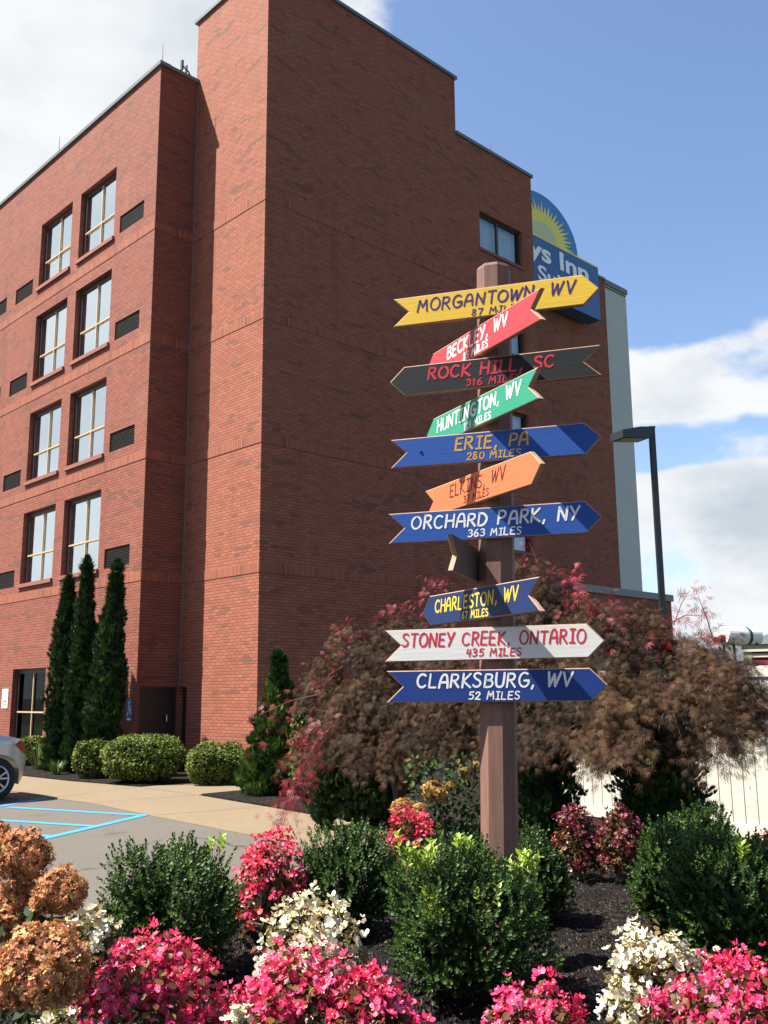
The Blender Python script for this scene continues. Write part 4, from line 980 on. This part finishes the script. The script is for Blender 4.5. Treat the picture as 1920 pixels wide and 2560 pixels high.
def begonia(px0, px1, ytop, Y, label, seed, petals, leafm, nfl=330, fs=.030, group=None, rad_y=.9, tint0=0.0, name='begonia_plant', nleaf=620, hmin=.30):
    r = np.random.RandomState(seed)
    q0, q1 = at(px0, 2000, Y), at(px1, 2000, Y); cx = (q0[0]+q1[0])/2; w = (q1[0]-q0[0])/2
    g = bed_h(cx, Y)-.01; H = max(at(0, ytop, Y)[2]-g, .12)
    t = thing(name, label, 'flowering plant', (cx, Y, g), 0, group)
    c = np.array((0, 0, H*.42)); rad = np.array((w*.95, w*rad_y, H*.56))
    nfl = int(nfl*2.3); ncl = max(9, nfl//10); dc = sph(ncl, r, -.35)            # flowers come in clusters on separate stems
    idx = r.randint(0, ncl, nfl); lc = lumpf(dc, r, .10, 3.0)
    rc = (.84+.18*r.rand(ncl))*lc
    P = c + (dc*rad*rc[:, None])[idx] + r.randn(nfl, 3)*np.array((.032, .032, .026))*(w/.3)**.4
    N_ = unit(dc[idx]*.9 + np.array((-.05, -.25, .35)) + .55*r.randn(nfl, 3))
    D_ = unit(np.cross(N_, r.randn(nfl, 3)))
    sz = fs*(.50+.65*r.rand(nfl))
    tint = np.clip(tint0 + .20*r.rand(ncl)[idx]*2 + .6*r.rand(nfl)-.05, 0, 1)
    kinds = r.choice(4, nfl, p=[.38, .34, .16, .12])
    for kk, tmpl, nm_ in ((0, T_BEG, 'blossoms_and_buds'), (1, T_BEG2, 'blossoms_and_buds'), (2, T_BEG3, 'blossoms_and_buds'), (3, T_BUD, 'blossoms_and_buds')):  # closed buds share the part name of the open flowers
        q = kinds == kk
        if q.sum(): foliage(nm_, [petals, petals if kk in (1, 3) else M['stamen']], t, P[q], D_[q], N_[q], sz[q], sz[q], tmpl, tint[q])
    d2 = sph(nleaf, r, -.6); P2 = c + d2*rad*(.50+.50*r.rand(nleaf)*lumpf(d2, r, .15))[:, None]
    Nl = unit(d2*.6+np.array((0, 0, .7))+.4*r.randn(nleaf, 3)); Dl = unit(np.cross(Nl, r.randn(nleaf, 3))+.3*d2)
    L2 = .031*(.7+.6*r.rand(nleaf))*(fs/.030)**.5
    foliage('foliage', leafm, t, P2, Dl, Nl, L2, L2*.85, T_OVAL, r.rand(nleaf))
    b = MB()
    for k_ in range(26):
        e = c+dc[k_ % ncl]*rad*.85*rc[k_ % ncl]; b.tube([(r.randn()*.03, r.randn()*.03, -.02), e*np.array((.5, .5, .6)), e], [.006, .005, .003], 5)
    b.build('stems', M['stem'], t)
    return t

def hydrangea(px, py, Y, label, seed, heads, leaf_px=None, nleaf=260, group=None, flor=M['hydr'], cat='shrub', leafsize=.06):
    """heads: (px, py, r_px, Y) in photo pixels"""
    r = np.random.RandomState(seed)
    q = at(px, py, Y); g = bed_h(q[0], q[1])-.01; root = np.array((q[0], q[1], g))
    t = thing('hydrangea_bush', label, cat, root, 0, group)
    sb = MB()
    for (hx_, hy_, hr, hY) in heads:
        c = at(hx_, hy_, hY)-root; rad = hr*S*hY/F_PX
        n = int(np.clip(4*math.pi*rad**2/.00018, 110, 1400)); d = sph(n, r, -.8); lf = lumpf(d, r, .10, 4)
        P = c + d*np.array((1, 1, .92))*(rad*(.80+.16*r.rand(n))*lf)[:, None]
        N_ = unit(d+.55*r.randn(n, 3)); D_ = unit(np.cross(N_, r.randn(n, 3)))
        sz = .023*(.7+.55*r.rand(n))*(1 if rad > .06 else .8)
        tint = np.clip(.50+.28*np.sin(d@(r.randn(3)*1.2)+r.rand()*6)+.20*r.randn(n), 0, 1)
        foliage('flower_head', [flor, flor], t, P, D_, N_, sz, sz, T_FLORET, tint)
        n2 = n//2; d = sph(n2, r, -.9); P = c+d*(rad*.70); N_ = unit(d+.4*r.randn(n2, 3))
        foliage('flower_head_core', [flor, flor], t, P, unit(np.cross(N_, r.randn(n2, 3))), N_, .024, .024, T_FLORET, .25*r.rand(n2))
        mid = c*.5+np.array((0, 0, -.03)); sb.tube([(r.randn()*.04, r.randn()*.04, -.03), mid, c], [.008, .006, .004], 5)
    sb.build('stems', M['stem'], t)
    if leaf_px:
        (x0, x1, y0, y1) = leaf_px
        pts = np.array([at(r.uniform(x0, x1), y0+(y1-y0)*r.rand()**.8, Y+r.uniform(-.28, .28)) for _ in range(nleaf)])-root
        Nl = unit(np.array((-.2, -.5, .8))+.55*r.randn(nleaf, 3)); Dl = unit(np.cross(Nl, r.randn(nleaf, 3))+np.array((0, 0, -.3)))
        L2 = leafsize*(.6+.7*r.rand(nleaf)); foliage('foliage', M['hydr_leaf'], t, pts, Dl, Nl, L2, L2*.62, T_OVAL, r.rand(nleaf))
    return t

def conifer(px, ybot, ytop, Y, w_px, label, seed, n=5200, shape='column', z0=0.03, lean=0.0, group=None, fan=.12, name='arborvitae', dark=0.0, mat='arbor'):
    r = np.random.RandomState(seed)
    q = at(px, ybot, Y); H = at(px, ytop, Y)[2]-z0; w = w_px*S*Y/F_PX/2
    root = np.array((q[0], Y, z0)); t = thing(name, label, 'tree', root, 0, group)
    def radius(s_):
        if shape == 'cone': return w*np.clip((1-s_)**.95*1.22, .02, 1.0)*np.clip(s_/.05+.62, 0, 1)
        if shape == 'bush': return w*np.sqrt(np.clip(1-(2*s_-1.0)**4, .03, 1))
        return w*np.clip(1.05*(1-s_**3.6), .05, 1.0)*np.clip(s_/.05+.70, 0, 1)*(.82+.18*np.cos((s_-.30)*2.6))
    s_ = r.rand(n)**(1.25 if shape == 'cone' else 1.0)*.985; a = r.rand(n)*2*math.pi
    lump = 1+.18*np.sin(a*3+s_*17+r.rand()*6)+.15*np.sin(a*5-s_*31+r.rand()*6)+.12*np.sin(s_*55+a*2+r.rand()*6)
    rd = radius(s_)*lump*(1-.35*r.rand(n)**2)
    P = np.stack([np.cos(a)*rd+lean*s_, np.sin(a)*rd, s_*H], 1)
    out = np.stack([np.cos(a), np.sin(a), 0*a], 1)
    D = unit(out*.65+np.array((0, 0, 1.0))+.30*r.randn(n, 3)); N_ = unit(np.cross(D, np.cross(out, D))+.9*r.randn(n, 3))
    tint = np.clip(.42+.16*np.sin(a*2+s_*9)+.22*r.randn(n)-dark, 0, 1); L = fan*(.6+.7*r.rand(n))*(1-.45*s_)
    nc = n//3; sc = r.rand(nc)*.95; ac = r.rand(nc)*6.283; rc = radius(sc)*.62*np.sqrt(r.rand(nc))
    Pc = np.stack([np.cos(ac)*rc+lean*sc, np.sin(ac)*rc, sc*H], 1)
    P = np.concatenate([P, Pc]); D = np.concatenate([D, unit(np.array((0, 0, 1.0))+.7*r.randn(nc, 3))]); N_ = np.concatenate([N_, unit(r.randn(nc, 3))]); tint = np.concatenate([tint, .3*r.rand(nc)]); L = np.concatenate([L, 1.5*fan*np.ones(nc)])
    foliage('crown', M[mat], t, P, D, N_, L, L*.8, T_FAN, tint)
    b = MB(); b.tube([(0, 0, -.1), (lean*.5, 0, H*.5), (lean*.9, 0, H*.93)], [w*.16, w*.11, .01], 7)
    for i in range(34):
        ss = .06+.86*i/34; an_ = i*2.4; b.tube([(lean*ss, 0, H*ss), (lean*ss+.75*math.cos(an_)*radius(np.array(ss)), .75*math.sin(an_)*float(radius(np.array(ss))), H*min(ss+.05, .97))], [.012, .004], 4)
    b.build('trunk', M['bark'], t)
    return t

def hedge(px0, px1, ytop, Y, label, seed, n=5200, z0=.03, depth=.75, brown=0.0, group='clipped round hedges by the wall', leaf=.05):
    r = np.random.RandomState(seed)
    q0, q1 = at(px0, 1650, Y), at(px1, 1650, Y); cx, w = (q0[0]+q1[0])/2, (q1[0]-q0[0])/2; H = at(px0, ytop, Y)[2]-z0
    t = thing('hedge_shrub', label, 'shrub', (cx, Y, z0), 0, group)
    c = np.array((0, 0, H*.5)); rad = np.array((w, w*depth, H*.5))
    d = sph(n, r, -.92); P = c+superell(d, 2.9)*rad*(lumpf(d, r, .07, 4)*(1-.16*r.rand(n)**2))[:, None]
    N_ = unit(d+np.array((0, 0, .5))+.6*r.randn(n, 3)); D = unit(np.cross(N_, r.randn(n, 3))+.4*d)
    tint = np.clip(.45+.22*r.randn(n)+.12*np.sin(d@np.array((5., 3, 4))), 0, 1)
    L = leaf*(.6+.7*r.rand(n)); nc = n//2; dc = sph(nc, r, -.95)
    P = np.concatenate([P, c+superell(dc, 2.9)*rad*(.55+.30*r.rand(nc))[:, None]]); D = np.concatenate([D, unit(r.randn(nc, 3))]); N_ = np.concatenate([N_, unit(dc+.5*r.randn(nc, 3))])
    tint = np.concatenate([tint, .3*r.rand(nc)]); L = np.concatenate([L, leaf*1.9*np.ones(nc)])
    foliage('foliage', M['hedge'], t, P, D, N_, L, L*.62, T_OVAL, tint)
    b = MB()
    for i in range(30):
        dd = sph(1, r, -.2)[0]; e = c+dd*rad*.93; b.tube([(r.randn()*.08, r.randn()*.08, -.05), c*.5+dd*rad*.4, c+dd*rad*.7], [.02, .012, .004], 5)
    b.build('branches', M['bark'], t)
    return t

def grass_tuft(px, py, Y, h, label, seed, n=120, spread=.22, z0=.03):
    r = np.random.RandomState(seed); q = at(px, py, Y)
    t = thing('grass_clump', label, 'plant', (q[0], q[1], z0), 0, None)
    a = r.rand(n)*6.3; P = np.stack([np.cos(a)*spread*.35*r.rand(n), np.sin(a)*spread*.35*r.rand(n), 0*a], 1)
    D = unit(np.stack([np.cos(a)*.7, np.sin(a)*.7, .6+.7*r.rand(n)], 1)); N_ = unit(np.cross(D, np.stack([-np.sin(a), np.cos(a), 0*a], 1)))
    foliage('blades', M['grassy'], t, P, D, N_, h*(.6+.6*r.rand(n)), .018, T_BLADE, r.rand(n)); return t

def maple(px, ybase, Y, label, seed, domes, reds=(), z0=.05, nspray=1500, leaf=.074, bare=(), trunk_px=None):
    """laceleaf maple: domes = (px, py_top, halfwidth_px, height_m, Y) umbrella shaped tiers of drooping sprays"""
    r = np.random.RandomState(seed)
    q = at(px, ybase, Y); root = np.array((q[0], q[1], z0)); t = thing('laceleaf_maple', label, 'tree', root)
    Cs, Ds, Ns, Ts, Li = [], [], [], [], []; tb = MB(); bb = MB()
    fork = np.array((0, 0, .55)); tb.tube([(0, 0, -.1), (.03, .02, .3), fork], [.10, .08, .07], 9)
    tot = sum(d[2]*d[3] for d in domes)
    def spray(p, d, m_, tint, ll, droop=.5):
        s_ = np.linspace(0, 1, m_)
        L = .26*(.7+.6*r.rand()); pts = p + d*(s_*L)[:, None] + np.array((0, 0, -1))*(droop*L*s_**2)[:, None] + .018*r.randn(m_, 3)
        dd = unit(d*.8+np.array((0, 0, -.55-.5*droop))+.42*r.randn(m_, 3))
        Cs.append(pts); Ds.append(dd); Ns.append(unit(np.array((-.1, -.35, 1.0))+.5*r.randn(m_, 3))); Ts.append(np.clip(tint+.16*r.randn(m_), 0, 1)); Li.append(ll*(.7+.6*r.rand(m_)))
    for (dx_, dy_, hw, hm, dY) in domes:
        top = at(dx_, dy_, dY)-root; w = hw*S*dY/F_PX
        ns = int(nspray*hw*hm/tot)
        cc = top-np.array((0, 0, hm))
        # limb to the dome and its ribs
        lj = lambda q: .07*r.randn(3)*q
        lim = smooth_line([fork*.8, fork*.75+cc*.25+np.array((0, 0, .10))+lj(1), fork*.35+cc*.65+np.array((0, 0, .18))+lj(1), cc+np.array((0, 0, hm*.5))+lj(.6)], 4)
        tb.tube(lim, np.linspace(.045, .014, len(lim)), 7)
        ph = r.rand()*6; k1, k2 = r.rand()*6, r.rand()*6
        ribs = 13
        for i in range(ribs):
            a = ph+2*math.pi*i/ribs+.2*r.randn(); rr_ = w*(.7+.3*r.rand()); e = np.array((math.cos(a)*rr_, math.sin(a)*rr_*.85, hm*(.15+.3*r.rand())))
            bb.tube([cc+np.array((0, 0, hm*.5)), cc+e*np.array((.35, .35, 0))+np.array((0, 0, hm*.62)), cc+e*np.array((.72, .72, .5))+np.array((0, 0, hm*.18))], [.011, .007, .002], 5)
        for i in range(ns):
            a = r.rand()*2*math.pi; u = math.sqrt(r.rand()); lump = 1+.13*math.sin(3*a+k1)+.10*math.sin(5*a+k2)
            x, y = math.cos(a)*w*u*lump, math.sin(a)*w*.80*u*lump
            zt = hm*(1-u**2.6)*(.93+.1*r.rand())-hm*.04 + .05*math.sin(6*a+7*u+k1)
            z = zt*(1-.45*r.rand()**2.5)
            d = unit(np.array((math.cos(a)*(.3+u), math.sin(a)*(.3+u), .12-.36*u))+.28*r.randn(3))
            tn = .25+.20*math.sin(2*a+k1+3*u)+.16*math.sin(9*x+5*y-7*z+k2)+.30*r.rand()
            if math.sin(x*7.3+k1)*math.sin(y*6.1+k2)+.7*math.sin(z*9+x*4+k1)+.5*math.sin(11*x-8*z+k2) < -.30 and r.rand() < .92: continue
            spray(cc+np.array((x, y, z)), d, 13, tn, leaf, .15+.30*u)
    Cs, Ds, Ns, Ts, Li = map(np.concatenate, (Cs, Ds, Ns, Ts, Li))
    foliage('crown', M['maple'], t, Cs, Ds, Ns, Li, Li, T_MAPLE, Ts)
    tb.build('trunk', M['bark'], t); bb.build('branches', M['bark'], t)
    if reds:
        Cs, Ds, Ns, Ts, Li = [], [], [], [], []; rb = MB()
        for (x0, y0, x1, y1, rY, cnt) in reds:       # a bright red shoot from one pixel to another
            p0, p1 = at(x0, y0, rY)-root, at(x1, y1, rY)-root; ax_ = p1-p0
            midp = (p0+p1)/2+np.array((0, 0, .04)); rb.tube([p0, midp, p1], [.007, .005, .002], 5)
            for i in range(cnt):
                s0 = r.rand(); p = p0+ax_*s0+np.array((0, 0, .16*s0*(1-s0)))+.035*r.randn(3); spray(p, unit(ax_*.6/np.linalg.norm(ax_)+.7*r.randn(3)+np.array((0, 0, -.2))), 4, r.rand(), leaf*.95, .5)
        if Cs:
            Cs, Ds, Ns, Ts, Li = map(np.concatenate, (Cs, Ds, Ns, Ts, Li)); 
            foliage('red_shoots', M['maple_red'], t, Cs, Ds, Ns, Li*1.05, Li*1.5, T_MAPLE, Ts)
        rb.build('red_twigs', plain('red_twig', (.16, .05, .05), .7), t)
    return t

# --- beside the building
conifer(128, 1650, 1237, 21.6, 60, 'slim dark columnar cypress, leftmost of the trio at the wall', 21, 5200, fan=.15, group='columnar cypresses at the wall', name='columnar_cypress', dark=.12)
conifer(168, 1650, 1196, 21.0, 52, 'slim dark columnar cypress standing in the middle of the trio', 22, 5600, fan=.15, group='columnar cypresses at the wall', name='columnar_cypress', dark=.12)
conifer(215, 1645, 1205, 20.0, 62, 'slim columnar cypress, rightmost of the trio, its top leaning right', 23, 6200, fan=.15, lean=.20, group='columnar cypresses at the wall', name='columnar_cypress', dark=.08)
conifer(198, 1645, 1345, 21.3, 40, 'short dark cypress squeezed behind the gap of the trio', 24, 2400, fan=.14, group='columnar cypresses at the wall', name='columnar_cypress', dark=.25)
hedge(40, 100, 1595, 23.4, 'small clipped hedge behind the tail of the car', 31, 2600, leaf=.06)
hedge(163, 242, 1600, 19.7, 'round hedge with a browned lower side left of the big round one', 32, 3600)
hedge(221, 393, 1592, 18.75, 'large rounded green hedge in front of the side door', 33, 6500)
hedge(403, 540, 1607, 18.35, 'rounded green hedge between the side door and the pointed arborvitae', 34, 5200)
conifer(598, 1705, 1402, 16.4, 126, 'pointed green arborvitae at the corner of the brick tower', 35, 10000, 'cone', fan=.12, dark=-.34)
conifer(722, 1722, 1418, 16.2, 96, 'arborvitae half hidden behind the left laceleaf maple', 36, 5200, 'cone', fan=.12)
grass_tuft(122, 1676, 20.6, .34, 'small green grass clump at the foot of the cypresses', 41)
grass_tuft(82, 1650, 22.0, .75, 'tall arching grass clump beside the car tail', 42, 70, .3)
hedge(628, 668, 1514, 15.8, 'pale green shrub between the arborvitae and the left maple', 43, 1500, leaf=.05, group=None)
# --- maples, shrubs under them
maple(860, 1720, 11.6, 'broad laceleaf maple left of the signpost with red shoots at its left', 51,
      [(800, 1352, 135, .92, 11.7), (752, 1465, 92, .80, 11.2), (905, 1335, 150, 1.25, 11.9), (985, 1375, 120, 1.35, 11.4), (815, 1480, 125, .80, 10.9), (930, 1490, 125, .70, 10.7), (735, 1545, 62, .42, 10.9), (1015, 1490, 115, .72, 10.6), (1070, 1395, 105, .95, 11.0)],
      reds=[(690, 1500, 560, 1545, 10.9, 9), (720, 1560, 640, 1600, 10.6, 16), (690, 1590, 625, 1730, 10.3, 30), (635, 1690, 605, 1775, 10.1, 22), (760, 1400, 735, 1362, 11.4, 10), (740, 1440, 690, 1485, 11.3, 8), (900, 1330, 840, 1312, 11.6, 10), (960, 1290, 925, 1265, 11.5, 14)],
      nspray=5200)
maple(1425, 1790, 9.35, 'wide laceleaf maple right of the signpost in front of the white fence', 52,
      [(1210, 1290, 150, .95, 10.0), (1330, 1310, 150, 1.0, 9.6), (1440, 1355, 140, .85, 9.3), (1535, 1400, 105, .70, 9.0), (1180, 1420, 115, .75, 9.4), (1310, 1455, 125, .62, 8.8), (1440, 1490, 130, .55, 8.6), (1560, 1500, 85, .42, 8.8), (1225, 1525, 85, .42, 8.9), (1140, 1215, 42, .85, 10.2)],
      reds=[(1300, 1340, 1215, 1232, 9.6, 26), (1330, 1370, 1250, 1285, 9.5, 18), (1440, 1380, 1360, 1395, 9.2, 14), (1160, 1215, 1140, 1170, 10.1, 6), (1380, 1345, 1330, 1330, 9.3, 10), (1545, 1395, 1508, 1288, 9.0, 16), (1450, 1345, 1515, 1330, 9.1, 12), (1455, 1350, 1490, 1275, 9.3, 5)],
      nspray=5200)
conifer(1180, 1800, 1470, 9.2, 118, 'dark evergreen shrub in shade just right of the signpost', 53, 4200, 'bush', z0=.08, fan=.09, dark=.2)
conifer(1432, 1810, 1560, 9.0, 170, 'green evergreen shrub under the right maple before the fence', 54, 5600, 'bush', z0=.06, fan=.09)
conifer(700, 1732, 1600, 12.3, 66, 'low green evergreen under the left edge of the left maple', 55, 2200, 'bush', z0=.05, fan=.09)
conifer(790, 1735, 1600, 12.4, 150, 'dark evergreen shrub low behind the left maple', 56, 3600, 'bush', z0=.05, fan=.09, dark=.15)
hydrangea(985, 1800, 7.9, 'hydrangea with tan flower heads left of the signpost foot', 57, [(938, 1712, 26, 7.7), (870, 1748, 26, 7.6), (905, 1752, 18, 7.55), (975, 1700, 14, 7.8), (1000, 1668, 12, 7.9), (1030, 1652, 9, 7.9)], (880, 1060, 1625, 1830), 1100, None, M['hydr_tan'], leafsize=.047)
# --- the flower bed
boxwood(238, 525, 1808, 4.95, 'dark green boxwood standing before the open asphalt on the left', 61, n_sh=760, bright=[(480, 1830, .06)])
boxwood(640, 868, 1772, 5.75, 'boxwood between the small red begonia and the signpost foot', 62, n_sh=620)
boxwood(838, 1165, 1822, 4.50, 'boxwood with bright yellow green shoots right in front of the signpost', 63, n_sh=860, bright=[(870, 1850, .10), (905, 1862, .10), (938, 1860, .09), (925, 1940, .10), (940, 1985, .07), (1045, 1950, .11), (1120, 1880, .10), (1150, 1865, .11), (1080, 2050, .08), (1000, 1830, .05)])
boxwood(1085, 1232, 1790, 6.0, 'smaller boxwood tucked in just behind the signpost on its right', 64, n_sh=480)
boxwood(1360, 1560, 1778, 5.6, 'rear boxwood of the right pair, beside the dark mulch gap', 65, n_sh=640)
boxwood(1425, 1740, 1778, 5.0, 'front boxwood of the right pair, cut by the right edge of the picture', 66, n_sh=820, bright=[(1612, 1850, .08)])
boxwood(1470, 1600, 1735, 6.3, 'loose tall boxwood sprigs behind the right pair', 67, n_sh=300)
GP = 'pink begonias along the front of the bed'
begonia(176, 495, 2015, 3.95, 'large pink begonia mound at front left beside the hydrangea', 71, M['pink'], M['bronze_leaf'], 430, .036, GP)
begonia(524, 790, 2055, 3.80, 'pink begonia mound at the bottom in front of the white middle one', 72, M['pink'], M['bronze_leaf'], 380, .036, GP)
begonia(715, 895, 2125, 3.65, 'low pink begonia spilling right at the bottom middle of the picture', 73, M['pink'], M['bronze_leaf'], 200, .036, GP)
begonia(1030, 1250, 2138, 3.60, 'small pink begonia below the front boxwood', 74, M['pink'], M['bronze_leaf'], 190, .034, GP)
begonia(1450, 1770, 2085, 3.70, 'wide pink begonia at the bottom right corner', 75, M['pink'], M['bronze_leaf'], 430, .036, GP)
begonia(1355, 1440, 2150, 3.55, 'short pink begonia sprig in front of the right white one', 76, M['pink'], M['bronze_leaf'], 60, .034, GP, nleaf=90)
begonia(502, 655, 1812, 5.6, 'upright red begonia between two boxwoods before the concrete walk', 77, M['red'], M['bronze_leaf'], 330, .034)
begonia(823, 948, 1748, 6.9, 'bright red begonia below the tan hydrangea heads', 78, M['red'], M['bronze_leaf'], 210, .036)
begonia(1205, 1305, 1752, 7.2, 'crimson begonia with shade coloured into its petals before the white fence', 79, M['crimson'], M['bronze_leaf'], 200, .036)
begonia(1298, 1402, 1745, 7.0, 'crimson begonia with shade coloured into its petals against the green evergreen', 80, M['crimson'], M['bronze_leaf'], 210, .036)
begonia(1630, 1720, 1800, 6.6, 'small crimson begonia before the fence at the right edge', 86, M['crimson'], M['bronze_leaf'], 110, .034)
GW = 'white begonias in the bed'
begonia(545, 790, 1938, 4.40, 'white begonia mound in the middle behind the pink ones', 81, M['white'], M['pale_leaf'], 230, .042, GW, tint0=.12)
begonia(1295, 1518, 2012, 4.05, 'white begonia mound at the right beside the dark mulch', 82, M['white'], M['pale_leaf'], 230, .041, GW, tint0=.15)
begonia(112, 268, 1955, 4.6, 'loose white begonia between the hydrangea and the left boxwood', 83, M['white'], M['pale_leaf'], 90, .035, GW, tint0=.3)
begonia(95, 190, 2150, 3.5, 'white begonia peeking out under the lowest hydrangea head', 84, M['white'], M['pale_leaf'], 50, .033, GW, tint0=.2, nleaf=120)
begonia(478, 572, 2175, 3.5, 'white begonia at the bottom edge between the pink mounds', 85, M['white'], M['pale_leaf'], 60, .036, GW, tint0=.2, nleaf=100)
hydrangea(20, 2150, 3.9, 'hydrangea bush with large faded orange pink heads at the left edge', 91,
          [(48, 1850, 62, 3.9), (126, 1930, 54, 3.75), (88, 2092, 98, 3.3), (-8, 1800, 26, 4.1), (35, 1960, 60, 3.95), (-30, 2010, 60, 3.8)], (-60, 105, 1960, 2240), 260)

# loose bark chips on the bed
r = np.random.RandomState(5); n = 9000
xs = r.uniform(-3.2, 3.6, n); ys = r.uniform(3.2, 8.5, n); keep = np.array([y < edge_y(x)-.1 for x, y in zip(xs, ys)]); xs, ys = xs[keep], ys[keep]
P = np.stack([xs, ys, np.array([bed_h(x, y)+.008 for x, y in zip(xs, ys)])], 1); n = len(P); a = r.rand(n)*6.3
o = foliage('mulch_chips', M['mulch'], None, P, np.stack([np.cos(a), np.sin(a), .25*r.randn(n)], 1), unit(np.array((0, 0, 1.0))+.5*r.randn(n, 3)), .02+.04*r.rand(n), .008+.008*r.rand(n), T_BLADE, r.rand(n))
tag(o, kind='stuff')
